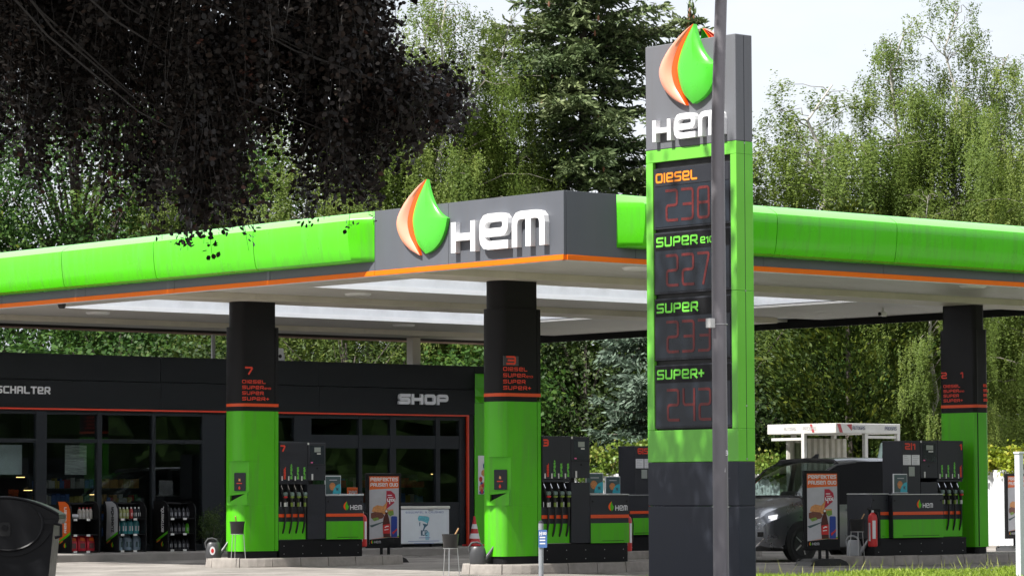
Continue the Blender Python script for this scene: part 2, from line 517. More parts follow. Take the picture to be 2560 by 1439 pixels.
# ---- the two-petal emblem, outline in a unit square
EMB_SALMON = [(.575,.995),(.40,.90),(.20,.745),(.055,.59),(.0,.455),(.03,.32),(.125,.18),(.28,.06),(.46,-.02),(.38,.10),(.28,.24),(.235,.36),(.225,.47),(.265,.61),(.36,.78),(.47,.91)]
EMB_ORANGE = [(.595,1.0),(.47,.91),(.36,.78),(.265,.61),(.225,.47),(.235,.36),(.28,.24),(.38,.10),(.46,-.02),(.405,.12),(.345,.27),(.315,.40),(.32,.52),(.38,.69),(.48,.86)]
EMB_GREEN = [(.605,1.0),(.50,.86),(.40,.70),(.335,.54),(.325,.42),(.36,.27),(.435,.12),(.58,-.01),(.72,.035),(.858,.135),(.955,.29),(1.0,.445),(.885,.505),(.79,.59),(.715,.70),(.66,.82),(.625,.92)]
def smooth_outline(P, corners, k=3):
    o, n = [], len(P)
    for i in range(n):
        a, b, c, d = (Vector(P[(i-1) % n]), Vector(P[i]), Vector(P[(i+1) % n]), Vector(P[(i+2) % n]))
        if i in corners: a = b*2-c
        if (i+1) % n in corners: d = c*2-b
        for q in range(k):
            t = q/k
            o.append(tuple(.5*((2*b) + (c-a)*t + (2*a-5*b+4*c-d)*t*t + (3*b-a-3*c+d)*t*t*t)))
    return o
EMB_SALMON = smooth_outline(EMB_SALMON, (0, 8))
EMB_ORANGE = smooth_outline(EMB_ORANGE, (0, 8))
EMB_GREEN = smooth_outline(EMB_GREEN, (0, 7, 11))
def petal(pts, sx, sz, org, rv, uv, ov, d0, d1, bulge, cen=None):
    mb = MB()
    org, rv, uv, ov = Vector(org), Vector(rv), Vector(uv), Vector(ov)
    n = len(pts)
    c = cen or (sum(p[0] for p in pts)/n, sum(p[1] for p in pts)/n)
    rings = [(1.0, d0), (1.0, d1), (.93, d1 + bulge*.28), (.70, d1 + bulge*.72), (.38, d1 + bulge*.95)]
    for k, d in rings:
        mb.v += [tuple(org + rv*((c[0]+(p[0]-c[0])*k)*sx) + uv*((c[1]+(p[1]-c[1])*k)*sz) + ov*d) for p in pts]
    for r in range(len(rings)-1):
        for i in range(n):
            j = (i+1) % n
            mb.f.append((r*n+i, r*n+j, (r+1)*n+j, (r+1)*n+i)); mb.s.append(r >= 1)
    mb.v.append(tuple(org + rv*(c[0]*sx) + uv*(c[1]*sz) + ov*(d1+bulge)))
    e = (len(rings)-1)*n
    for i in range(n):
        mb.f.append((e+i, e+(i+1) % n, len(mb.v)-1)); mb.s.append(True)
    return mb
C_OUT = [(.575,.995),(.40,.90),(.20,.745),(.055,.59),(.0,.455),(.03,.32),(.125,.18),(.28,.06),(.46,-.02)]
C_MID = [(.585,.998),(.47,.90),(.36,.775),(.265,.61),(.222,.47),(.232,.36),(.28,.235),(.375,.10),(.46,-.02)]
C_INN = [(.60,1.0),(.51,.89),(.415,.74),(.342,.57),(.318,.44),(.33,.33),(.365,.22),(.415,.10),(.46,-.02)]
def dense(P, k=4):
    P = [P[0]] + P + [P[-1]]
    o = []
    for i in range(1, len(P)-2):
        a, b, c, d = (Vector(P[j]) for j in (i-1, i, i+1, i+2))
        for q in range(k):
            t = q/k
            o.append(.5*((2*b) + (c-a)*t + (2*a-5*b+4*c-d)*t*t + (3*b-a-3*c+d)*t*t*t))
    return o + [Vector(P[-1])]
def crescent(A, B, sx, sz, org, rv, uv, ov, d0, d1, bul):
    mb = MB()
    org, rv, uv, ov = Vector(org), Vector(rv), Vector(uv), Vector(ov)
    A, B = dense(A), dense(B)
    n, m = len(A), 7
    for a, b in zip(A, B):
        wdt = (a-b).length
        row = [(a, d0)] + [(a.lerp(b, j/(m-3)), d1 + bul*math.sin(math.pi*j/(m-3))**.7*min(1, wdt*5)) for j in range(m-2)] + [(b, d0)]
        mb.v += [tuple(org + rv*(p.x*sx) + uv*(p.y*sz) + ov*d) for p, d in row]
    for i in range(n-1):
        for j in range(m-1):
            mb.f.append((i*m+j, i*m+j+1, (i+1)*m+j+1, (i+1)*m+j)); mb.s.append(1 <= j < m-2)
    return mb
SALMON = mat('logo_salmon', (0.92, 0.36, 0.24), 0.34, spec=0.5, var=0.02, coat=0.3)
LOGOO = mat('logo_orange', (0.88, 0.10, 0.008), 0.36, spec=0.45, var=0.02)
def emblem(parent, org, sx, sz, fr, d0, d1, bulge, world=True, flat=False):
    a = crescent(C_OUT, C_MID, sx, sz, org, fr['rv'], fr['uv'], fr['ov'], d0, d1, bulge).build('emblem_petal', SALMON, parent, world)
    b = crescent(C_MID, C_INN, sx, sz, org, fr['rv'], fr['uv'], fr['ov'], d0, d1-.003, bulge*.2).build('emblem_band', LOGOO, parent, world)
    c = petal(EMB_GREEN, sx, sz, org, fr['rv'], fr['uv'], fr['ov'], d0, d1, bulge).build('emblem_petal', LOGOG, parent, world)
    return a, b, c
def flat_emblem(parent, org, sx, sz, fr, d, world=False):
    m1, m2 = MB(), MB()
    m1.plate([(p[0]*sx, p[1]*sz) for p in EMB_SALMON], org, fr['rv'], fr['uv'], fr['ov'], 0, d)
    m1.plate([(p[0]*sx, p[1]*sz) for p in EMB_ORANGE], org, fr['rv'], fr['uv'], fr['ov'], 0, d*1.2)
    m2.plate([(p[0]*sx, p[1]*sz) for p in EMB_GREEN], org, fr['rv'], fr['uv'], fr['ov'], 0, d)
    m1.build('emblem_petal', LOGOO, parent, world)
    m2.build('emblem_petal', GREENP, parent, world)

GZ = 0.04          # level of the paved yard
IZ = 0.20          # top of the pump islands
WZ = 0.19          # top of the shop walkway

# ------------------------------------------------------------------ the ground
def ground_mat():
    m = mat('yard_paving', (0.26, 0.24, 0.22), 0.9, spec=0.2, var=0.38, scale=0.42, bump=0.25, bscale=30)
    t = m.node_tree
    b = t.nodes['Principled BSDF']
    src = b.inputs['Base Color'].links[0].from_socket
    co = t.nodes.new('ShaderNodeTexCoord')
    bk = t.nodes.new('ShaderNodeTexBrick')
    bk.inputs['Scale'].default_value = 1.0
    bk.inputs['Brick Width'].default_value, bk.inputs['Row Height'].default_value = 1.0, .5
    bk.inputs['Mortar Size'].default_value = .018
    bk.inputs['Color1'].default_value = (1, 1, 1, 1); bk.inputs['Color2'].default_value = (.82, .82, .82, 1); bk.inputs['Mortar'].default_value = (.5, .5, .5, 1)
    t.links.new(co.outputs['Object'], bk.inputs['Vector'])
    st = t.nodes.new('ShaderNodeTexNoise'); st.inputs['Scale'].default_value = .9; st.inputs['Detail'].default_value = 8; st.inputs['Roughness'].default_value = .7
    t.links.new(co.outputs['Object'], st.inputs['Vector'])
    sr = t.nodes.new('ShaderNodeMapRange')
    sr.inputs['From Min'].default_value, sr.inputs['From Max'].default_value = .52, .66
    sr.inputs['To Min'].default_value, sr.inputs['To Max'].default_value = 1.0, .58
    t.links.new(st.outputs['Fac'], sr.inputs['Value'])
    m1 = t.nodes.new('ShaderNodeVectorMath'); m1.operation = 'MULTIPLY'
    m2 = t.nodes.new('ShaderNodeVectorMath'); m2.operation = 'MULTIPLY'
    t.links.new(src, m1.inputs[0]); t.links.new(bk.outputs['Color'], m1.inputs[1])
    t.links.new(m1.outputs[0], m2.inputs[0]); t.links.new(sr.outputs[0], m2.inputs[1])
    t.links.new(m2.outputs[0], b.inputs['Base Color'])
    return m
struct('ground', MB().add([(-400,-400,GZ),(500,-400,GZ),(500,600,GZ),(-400,600,GZ)], [(0,1,2,3)]), ground_mat())
GRASSB = mat('lawn_soil', (0.06, 0.10, 0.02), 0.95, spec=0.1, var=0.3, scale=3, bump=0.4, bscale=40)
struct('verge', MB().box((-1.2,-12,GZ-0.03), (40,-1.62,0.10), 0.02), GRASSB)
kb = MB()
k_root = None
KERBD = mat('verge_kerb', (0.25, 0.24, 0.225), 0.9, spec=0.2, var=0.2, scale=5, bump=0.2)
verge_kerb = thing('verge_kerb', 'low stone kerb edging the lawn in front of the pumps', 'kerb', (14, -1.55, GZ))
kme = MB().box((0, -0.06, 0), (0.99, 0.06, 0.07), 0.012).mesh('kerb_stone', KERBD)
for i in range(34):
    link('kerb_stone', kme, verge_kerb, True, (-1.2 + i, -1.55, GZ + random.uniform(-.004, .004)))
struct('walkway', MB().box((-8, 17.3, GZ-0.03), (15.3, 19.2, WZ), 0.02), mat('walkway_paving', (0.24, 0.225, 0.21), 0.9, spec=0.2, var=0.2, scale=1.5, bump=0.2))

# ------------------------------------------------------------------ canopy
canopy = thing('canopy', 'huge petrol station canopy with green rounded fascia, orange edge and slatted pale soffit', 'canopy', (8.5, 10.6, 4.73))
ZB, ZT = 4.76, 5.70
XE, YE = 17.0, 21.3
fasc = []
for a, b in ((0.0,2.62),(2.62,4.41),(4.41,7.14),(7.14,9.83),(9.83,12.55),(12.55,15.28),(15.28,18.0),(18.0,YE)):
    MB().box((0.0, a+0.003, ZB+.0085), (0.05, b-0.003, ZT), 0.004).build('fascia_panel', GREY, canopy, True)
for a, b in ((0.0515,1.42),(1.42,4.10),(4.10,6.79),(6.79,9.95),(9.95,12.7),(12.7,15.4),(15.4,XE)):
    MB().box((a+0.003, 0.0, ZB+.0085), (b-0.003, 0.05, ZT), 0.004).build('fascia_panel', GREY, canopy, True)
for a, b in ((0.0,4.41),(4.41,9.83),(9.83,15.28),(15.28,YE)):
    MB().box((-0.012, a+0.004, 4.692), (0.055, b-0.002, ZB+.008), 0.004).build('orange_edge', ORANGE, canopy, True)
for a, b in ((0.058,4.10),(4.10,6.79),(6.79,12.7),(12.7,XE)):
    MB().box((a, -0.012, 4.692), (b-0.002, 0.055, ZB+.008), 0.004).build('orange_edge', ORANGE, canopy, True)
# pale drip lip showing under the orange edge
MB().box((0.0, 0.05, 4.680), (0.05, YE, 4.6915)).build('drip_lip', OFFW, canopy, True)
MB().box((0.055, 0.0, 4.680), (XE, 0.05, 4.6915)).build('drip_lip', OFFW, canopy, True)
# far fascias, dark inside
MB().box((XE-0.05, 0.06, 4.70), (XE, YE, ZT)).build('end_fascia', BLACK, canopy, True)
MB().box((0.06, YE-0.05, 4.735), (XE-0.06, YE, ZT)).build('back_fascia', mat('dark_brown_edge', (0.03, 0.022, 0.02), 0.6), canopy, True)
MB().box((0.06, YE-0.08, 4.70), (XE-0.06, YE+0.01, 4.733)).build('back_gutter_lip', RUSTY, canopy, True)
# green rounded panels
PROF = [(0.0,5.698),(0.04,5.692),(0.15,5.645),(0.24,5.595),(0.285,5.558),(0.30,5.50),(0.298,5.40),(0.29,5.27),(0.272,5.12),(0.248,5.0),(0.225,4.945),(0.17,4.918),(0.0,4.912)]
def bulge(side, a, b, cap0=False, cap1=False):
    mb = MB()
    def P(t, o, z): return (-o, t, z) if side == 'L' else (t, -o, z)
    st = []
    if cap0: st += [(a, 0.0), (a+0.30, 1.0)]
    else: st += [(a, 1.0)]
    if cap1: st += [(b-0.30, 1.0), (b, 0.0)]
    else: st += [(b, 1.0)]
    n = len(PROF)
    for t, k in st:
        mb.v += [P(t, max(0.002, o*k), z) for o, z in PROF]
    for i in range(len(st)-1):
        for j in range(n-1):
            capq = (cap0 and i == 0) or (cap1 and i == len(st)-2)
            mb.f.append((i*n+j, (i+1)*n+j, (i+1)*n+j+1, i*n+j+1)); mb.s.append(not capq)
    for e in (0, len(st)-1):
        if st[e][1] > 0.5: mb.f.append(tuple(e*n+j for j in range(n))); mb.s.append(False)
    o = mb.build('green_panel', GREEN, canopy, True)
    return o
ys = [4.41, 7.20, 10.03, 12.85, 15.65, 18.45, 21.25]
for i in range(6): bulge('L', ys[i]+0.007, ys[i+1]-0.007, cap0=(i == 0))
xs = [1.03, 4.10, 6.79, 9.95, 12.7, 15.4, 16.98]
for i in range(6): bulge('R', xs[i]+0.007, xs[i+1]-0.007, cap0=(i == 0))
# roof slab round the two skylights
OPEN = ((2.3, 12.9, 5.15, 9.05), (2.1, 12.9, 12.45, 16.75))
rs = MB()
z0, z1 = 4.90, 5.15
for (ya, yb) in ((0.06,5.15),(9.05,12.45),(16.75,YE-0.06)): rs.box((0.06, ya, z0), (XE-0.06, yb, z1))
for (xa, xb, ya, yb) in OPEN:
    rs.box((0.06, ya, z0), (xa, yb, z1)); rs.box((xb, ya, z0), (XE-0.06, yb, z1))
rs.build('roof_slab', ROOFW, canopy, True)
SKYL = bpy.data.materials.new('skylight_sheet')
SKYL.use_nodes = True
_t = SKYL.node_tree
_t.nodes.remove(_t.nodes['Principled BSDF'])
_tr = _t.nodes.new('ShaderNodeBsdfTranslucent'); _tr.inputs[0].default_value = (0.92, 0.94, 0.97, 1)
_df = _t.nodes.new('ShaderNodeBsdfDiffuse'); _df.inputs[0].default_value = (0.7, 0.72, 0.75, 1)
_mx = _t.nodes.new('ShaderNodeMixShader'); _mx.inputs[0].default_value = 0.2
_t.links.new(_tr.outputs[0], _mx.inputs[1]); _t.links.new(_df.outputs[0], _mx.inputs[2])
_t.links.new(_mx.outputs[0], _t.nodes['Material Output'].inputs['Surface'])
for (xa, xb, ya, yb) in OPEN:
    n = 5
    for i in range(n):
        a = xa + (xb-xa)*i/n; b = xa + (xb-xa)*(i+1)/n
        MB().box((a+.006, ya-0.1, 5.16), (b-.006, yb+0.1, 5.17)).build('skylight_sheet', SKYL, canopy, True)
    MB().box((xa, yb-0.012, 4.842), (xb, yb-0.001, 4.93)).build('skylight_reveal', WHITE, canopy, True)
    for i in range(1, 11):
        a = xa + (xb-xa)*i/11
        MB().box((a-.02, ya-0.02, 5.10), (a+.02, yb, 5.145)).build('skylight_rib', STEEL, canopy, True)
# soffit boards
zones = [(0.07, XE-0.07, 0.06, 3.995), (0.07, XE-0.07, 9.05, 10.995), (0.07, XE-0.07, 16.76, 19.295)]
for (xa, xb, ya, yb) in OPEN:
    zones += [(0.07, xa, ya-0.19 if ya < 10 else ya-0.44, yb), (xb, XE-0.07, ya-0.19 if ya < 10 else ya-0.44, yb)]
nb = 0
for (xa, xb, ya, yb) in zones:
    n = max(1, round((xb-xa)/0.212))
    bw = (xb-xa)/n
    me = MB().prism([(0.004, 4.846), (0.016, 4.84), (bw-0.016, 4.84), (bw-0.004, 4.846), (bw-0.004, 4.885), (0.004, 4.885)], 'y', ya+.005, yb-.005).mesh('soffit_board', SOFFIT)
    for i in range(n):
        link('soffit_board', me, canopy, True, (xa + i*bw, 0, 0)); nb += 1
for (ya, yb) in ((4.0,4.95),(11.0,12.0),(19.3,20.25)):
    for xa in (0.08, 2.55, 7.0, 11.5):
        xb = {0.08:2.546, 2.55:6.996, 7.0:11.496, 11.5:15.6 if ya > 10 else XE-0.08}[xa]
        MB().box((xa, ya, 4.73), (xb, yb, 4.885), 0.004).build('beam_casing', BEAM, canopy, True)
lm = MB().lathe([(0.20,0.0),(0.22,0.012),(0.235,0.03),(0.24,0.06)], n=24).mesh('downlight', WHITE)
lg = MB().lathe([(0.15,-0.004),(0.17,0.0),(0.17,0.012)], n=20).mesh('lamp_glass', mat('lamp_diffuser', (0.7,0.7,0.66), 0.3))
for (x, y) in ((3.4,2.1),(11.0,1.8),(4.0,9.95),(11.6,9.95),(3.6,17.6),(11.2,17.6)):
    d = link('downlight', lm, canopy, True, (x, y, 4.80))
    link('lamp_glass', lg, d)
# small lamp brackets hooked to the soffit
for (x, y) in ((0.45,11.6),(0.5,7.6),(0.6,2.2)):
    MB().tube([(x,y,4.84),(x,y,4.79),(x+.03,y-.02,4.76),(x+.05,y-.04,4.75)], 0.012, 6).build('hook', STEEL, canopy, True)
# sign on the corner fascia
emblem(canopy, (-0.004, 3.80, 4.965), 1.22, 1.125, FX, 0.0, 0.055, 0.05)
LS = dict(FX)
hem = ((('H'), 2.47, 0.565, 0.455), ('E', 1.80, 0.66, 0.52), ('M', 1.075, 0.745, 0.50))
def hem_letters(parent, y0, z0, k, x, depth, world=True):
    yy = y0
    for ch, wdt, hgt, gap in (('H', .575, .46, .085), ('E', .665, .535, .075), ('M', .745, .525, 0)):
        mb = MB()
        text(mb, ch, (x, yy, z0), h=hgt*k, width=wdt*k, sw=0.235 if ch != 'M' else 0.225, wd=.9, d1=depth, rad=0.26, **FX)
        mb.build('letter', WHITE, parent, world)
        yy -= (wdt + gap)*k
hem_letters(canopy, 2.45, 4.925, 1.0, -0.002, 0.095)

def cctv(name, label, loc, rz):
    t = thing(name, label, 'camera', loc, rz)
    MB().tube([(0,0,0.0),(0,0,-0.08)], 0.025, 8).build('mount', OFFW, t)
    MB().box((-0.16,-0.045,-0.17), (0.10,0.045,-0.085), 0.015).build('camera_body', OFFW, t)
    MB().lathe([(0.03,-0.17),(0.035,-0.158)], (0,0,-0.13), 12, 'x').build('lens', BLACK, t)
    return t
cctv('security_camera', 'white security camera hanging under the canopy soffit beside the dark end fascia', (14.6, 7.2, 4.84), R(20))
t = thing('dome_camera', 'small black camera under the canopy edge above the shop shelves', 'camera', (1.1, 15.0, 4.84))
MB().lathe([(0.045,-0.13),(0.07,-0.10),(0.075,-0.05),(0.04,0.0)], n=14).build('camera_body', PLASTK, t)

# rear posts carrying the canopy behind the shop parapet
for (x, y, s, nm, lb, m_) in ((13.45, 20.05, 0.11, 'canopy_post', 'square beige post rising behind the shop parapet beside the column marked 3', BEAM), (8.75, 21.0, 0.045, 'drain_pipe', 'thin white pipe rising behind the shop roof beside the column marked 7', OFFW)):
    if s > .1: o = MB().box((-s,-s,0), (s,s,4.73-3.5), 0.01).build(nm, m_, None, False, (x, y, 3.5))
    else:
        o = MB().tube([(0,0,0),(0,0,1.2)], s, 12).build(nm, m_, None, False, (x, y, 3.5))
    tag(o, lb, 'post' if s > .1 else 'pipe')

# ------------------------------------------------------------------ columns
def stadium(x0, x1, yc, r, n=10):
    """rounded nose towards -X, flat end at x1"""
    P = [(x1, yc - r)]
    pts = []
    for k in range(n+1):
        a = R(270 - 180*k/n)
        pts.append((x0 + .14 + .14*math.cos(a), yc + r*math.sin(a)))
    return P + pts + [(x1, yc + r)]
def clip(P, nx, ny, d):
    """keep the side where nx*x+ny*y <= d"""
    o = []
    for i in range(len(P)):
        a, b = P[i], P[(i+1) % len(P)]
        da, db = nx*a[0]+ny*a[1]-d, nx*b[0]+ny*b[1]-d
        if da <= 0: o.append(a)
        if da*db < 0:
            t_ = da/(da-db); o.append((a[0]+(b[0]-a[0])*t_, a[1]+(b[1]-a[1])*t_))
    return o
def fuel_list(mb, org, fr, h, lead, wid):
    for i, (s, w_) in enumerate((('DIESEL', .78), ('SUPER', .72), ('SUPER', .72), ('SUPER+', .90))):
        o = Vector(org) - Vector((0, 0, lead*i))
        text(mb, s, o, h=h, width=wid*w_, sw=.2, d1=.003, **fr)
        if i == 1:
            text(mb, 'E10', o + Vector(fr['rv'])*(wid*w_ + .012), h=h*.55, width=wid*.22, sw=.2, d1=.003, **fr)
def column(num, label, yc, plate=False):
    x0, x1, r = 2.50, 3.345, 0.27
    t = thing('canopy_column', label, 'column', (2.9, yc, IZ), group=None)
    S = lambda k=0.0: stadium(x0+k, x1-k, yc, r-k)
    MB().prism(S(0.02), 'z', IZ, 0.315, True).build('plinth', BLACK, t, True)
    # green cover: lower tub, recess, upper cover ; the last strip is a separate rear cover behind a joint
    xj = 3.262
    body = lambda k=0.0: [p for p in stadium(x0+k, xj-k, yc, r-k)]
    lo = clip(body(), 0, 0, 1)
    # direction of the recess cut
    ax, ay = 2.70, yc - r
    bx, by = 2.503, yc + 0.05
    nx, ny = -(by-ay), (bx-ax)
    ln = math.hypot(nx, ny); nx, ny = nx/ln, ny/ln
    if nx > 0: nx, ny = -nx, -ny
    dd = nx*ax + ny*ay
    rec = clip(body(), nx, ny, dd)
    rec2 = clip(body(), nx, ny, dd - 0.012)
    MB().prism(body(), 'z', 0.317, 1.13, True).build('bin_cover', GREENP, t, True)
    MB().prism(rec, 'z', 1.1305, 1.905, False).build('recess_wall', GREENP, t, True)
    MB().prism(body(), 'z', 1.9055, 2.787, True).build('upper_cover', GREENP, t, True)
    # rear cover
    MB().prism([(xj+0.012, yc-r), (x1, yc-r), (x1, yc+r), (xj+0.012, yc+r)], 'z', 0.317, 2.787).build('rear_cover', GREENP, t, True)
    MB().prism([(xj-0.005, yc-r+0.02), (xj+0.02, yc-r+0.02), (xj+0.02, yc+r-0.02), (xj-0.005, yc+r-0.02)], 'z', 0.317, 2.787).build('joint', BLACK, t, True)
    # slanted chute lip on the nose
    tx, ty = (bx-ax)/math.hypot(bx-ax, by-ay), (by-ay)/math.hypot(bx-ax, by-ay)   # along the cut, away from the front
    ov = (nx, ny, 0); rv = (-tx, -ty, 0)
    org = (bx, by, 0)
    Lc = math.hypot(bx-ax, by-ay)
    lip = MB()
    lip.plate([(0.0,1.13),(Lc,1.13),(Lc,1.34),(Lc-0.03,1.33),(0.05,1.19),(0.02,1.28),(0.05,1.335),(Lc*.5,1.345),(Lc,1.36),(0.03,1.36),(-.012,1.27)], org, rv, (0,0,1), ov, 0.002, 0.05)
    lipm = MB()
    lipm.plate([(0.0,1.13),(Lc,1.13),(Lc,1.335),(Lc-.02,1.335),(0.0,1.165)], org, rv, (0,0,1), ov, 0.001, 0.095)
    lipm.plate([(0.0,1.165),(0.05,1.185),(0.055,1.30),(0.02,1.30),(-0.005,1.25)], org, rv, (0,0,1), ov, 0.001, 0.09)
    lipm.plate([(0.05,1.30),(Lc,1.335),(Lc,1.365),(0.06,1.345),(0.02,1.30)], org, rv, (0,0,1), ov, 0.001, 0.06)
    lipm.build('chute_lip', GREENP, t, True)
    MB().plate([(0.052,1.19),(Lc-.04,1.325),(0.06,1.30)], org, rv, (0,0,1), ov, 0.002, 0.02).build('chute_opening', BLACK, t, True)
    pn = MB(); pn.plate(rrect(0.10, 1.38, 0.315, 1.70, .012), org, rv, (0,0,1), ov, 0.001, 0.016)
    pnl = pn.build('bin_panel', CHAR, t, True)
    ic = MB()
    ic.plate(ell(0.2, 1.43, .018, .024), org, rv, (0,0,1), ov, 0.016, 0.02)
    ic.plate([(0.182,1.435),(0.218,1.435),(0.2,1.47)], org, rv, (0,0,1), ov, 0.016, 0.021)
    ic.plate([(0.15,1.505),(0.25,1.505),(0.25,1.522),(0.15,1.522)], org, rv, (0,0,1), ov, 0.016, 0.02)
    ic.build('bin_symbol', REDTEXT, pnl, False).location = (0,0,0)
    fl = MB(); fl.plate([(0.185,1.555),(0.22,1.55),(0.215,1.60),(0.20,1.585),(0.19,1.605)], org, rv, (0,0,1), ov, 0.016, 0.021)
    fl.build('bin_picture', mat('print_flame', (0.75,0.35,0.12), .5), pnl, False)
    # black head
    MB().prism(body(), 'z', 2.789, 2.868, True).build('head_panel', BLACK, t, True)
    MB().prism(stadium(x0-.002, x1+.002, yc, r+.002), 'z', 2.869, 2.922, True).build('red_band', BAND, t, True)
    MB().prism(body(), 'z', 2.923, 4.28, True).build('head_panel', BLACK, t, True)
    MB().prism([(xj+0.012, yc-r), (x1, yc-r), (x1, yc+r), (xj+0.012, yc+r)], 'z', 2.923, 4.28).build('rear_panel', BLACK, t, True)
    MB().prism(stadium(x0+.035, x1-.05, yc, r-.035), 'z', 4.281, 4.729, True).build('neck', BLACK, t, True)
    tm = MB()
    fy = yc - r
    if plate:
        MB().box((2.555, fy-.006, 3.36), (2.87, fy+.01, 3.515)).build('number_plate', mat('grey_plate', (0.05,0.05,0.055), .5), t, True)
    text(tm, num, (2.60 if plate else 2.60, fy-.0065, 3.375 if plate else 3.43), h=.14, width=.22 if plate else .19, sw=.22, d1=.004, **FY)
    fuel_list(tm, (2.545, fy-.001, 3.275), FY, .062, .10, .66)
    tm.build('fuel_lettering', REDTEXT, t, True)
    return t
column('7', 'green and black canopy column numbered seven, beside the bucket with a wooden brush', 11.68)
column('3', 'green and black canopy column numbered three, nearest the price totem', 4.6, True)
# right-hand column carrying 2 and 1
def column_b(yc, label, lettering=True):
    t = thing('canopy_column', label, 'column', (13.96, yc, IZ))
    x0, x1, ya, yb = 13.78, 14.15, yc-0.40, yc+0.46
    def rr(k): return [(p[0], p[1]) for p in rrect(x0+k, ya+k, x1-k, yb-k, .07, 4)]
    MB().prism(rr(.03), 'z', IZ, 0.315).build('plinth', BLACK, t, True)
    MB().prism(rr(0), 'z', 0.317, 2.757).build('cover', GREENP, t, True)
    MB().box((x0+.055, ya-.004, .33), (x0+.075, ya+.03, 2.75)).build('joint', BLACK, t, True)
    MB().prism(rr(0), 'z', 2.759, 2.85).build('head_panel', BLACK, t, True)
    MB().prism(rr(-.003), 'z', 2.851, 2.905).build('red_band', BAND, t, True)
    MB().prism(rr(0), 'z', 2.906, 4.28).build('head_panel', BLACK, t, True)
    MB().prism(rr(.035), 'z', 4.281, 4.729).build('neck', BLACK, t, True)
    MB().box((x0+.055, ya-.004, 2.91), (x0+.075, ya+.03, 4.27)).build('joint', RUBBER, t, True)
    if lettering:
        tm = MB()
        text(tm, '2', (x0-.001, yb-.05, 3.395), h=.115, width=.14, sw=.2, **FX)
        text(tm, '1', (x0-.001, yb-.52, 3.395), h=.115, width=.06, sw=.2, wd=1.2, **FX)
        fuel_list(tm, (x0-.001, yb-.10, 3.225), FX, .055, .088, .52)
        fuel_list(tm, (x1-.14, ya-.001, 3.225), FY, .055, .088, .12)
        tm.build('fuel_lettering', REDTEXT, t, True)
    return t
column_b(4.6, 'green and black canopy column at the far end of the island, numbered two and one')
column_b(11.6, 'black and green canopy column mostly hidden behind the price totem', False)

# ------------------------------------------------------------------ kerbed pump islands
def island(name, label, x0, x1, yc, r=0.75):
    t = thing(name, label, 'kerb island', ((x0+x1)/2, yc, GZ))
    def outline(k):
        P = []
        for i in range(17):
            a = R(270 - 180*i/16); P.append((x0 + r + (r-k)*math.cos(a), yc + (r-k)*math.sin(a)))
        for i in range(17):
            a = R(90 - 180*i/16); P.append((x1 - r + (r-k)*math.cos(a), yc + (r-k)*math.sin(a)))
        return P
    MB().prism(outline(0.12), 'z', GZ-0.02, IZ-0.006).build('island_top', mat('island_paving', (0.22,0.205,0.19), .9, spec=.2, var=.2, scale=4, bump=.2), t, True)
    # kerb stones one by one
    P = outline(0.0)
    # resample
    seg = [Vector(p) for p in P] + [Vector(P[0])]
    Ls = [0]
    for i in range(len(seg)-1): Ls.append(Ls[-1] + (seg[i+1]-seg[i]).length)
    def at(s):
        s = s % Ls[-1]
        for i in range(len(seg)-1):
            if s <= Ls[i+1]: return seg[i].lerp(seg[i+1], (s-Ls[i])/max(1e-9, Ls[i+1]-Ls[i]))
    n = max(6, round(Ls[-1]/0.62))
    cen = Vector(((x0+x1)/2, yc))
    for i in range(n):
        ss = [Ls[-1]*(i + f)/n for f in (0.012, .25, .5, .75, .988)]
        po = [at(s) for s in ss]
        pi = []
        for p in po:
            cx = min(max(p.x, x0+r), x1-r)
            d = (Vector((cx, yc)) - p); d.normalize()
            pi.append(p + d*0.125)
        mb = MB()
        dz = random.uniform(-.006, .006)
        inn = [p.lerp(q, .16) for p, q in zip(po, pi)]
        m_ = len(po)
        rows = [[(p.x,p.y,GZ-.02) for p in po], [(p.x,p.y,GZ+.03) for p in po], [(p.x,p.y,IZ-.02+dz) for p in [a.lerp(b,.10) for a,b in zip(po,pi)]], [(p.x,p.y,IZ+dz) for p in inn], [(p.x,p.y,IZ+dz) for p in pi], [(p.x,p.y,GZ-.02) for p in pi]]
        for rw in rows: mb.v += rw
        for a in range(len(rows)-1):
            for b in range(m_-1):
                mb.f.append((a*m_+b, a*m_+b+1, (a+1)*m_+b+1, (a+1)*m_+b)); mb.s.append(False)
        for b in (0, m_-1):
            mb.f.append(tuple(a*m_+b for a in range(len(rows)))); mb.s.append(False)
        mb.build('kerb_stone', CONC, t, True)
    return t
island('pump_island', 'rounded kerb island under the column numbered three', 2.12, 6.0, 4.6)
island('pump_island', 'rounded kerb island under the column numbered seven', 2.12, 6.2, 11.68)
island('pump_island', 'kerb island under the pump marked two and one', 10.45, 15.4, 4.6)
island('pump_island', 'kerb island behind the totem under the pump marked six and five', 10.55, 15.4, 11.6)

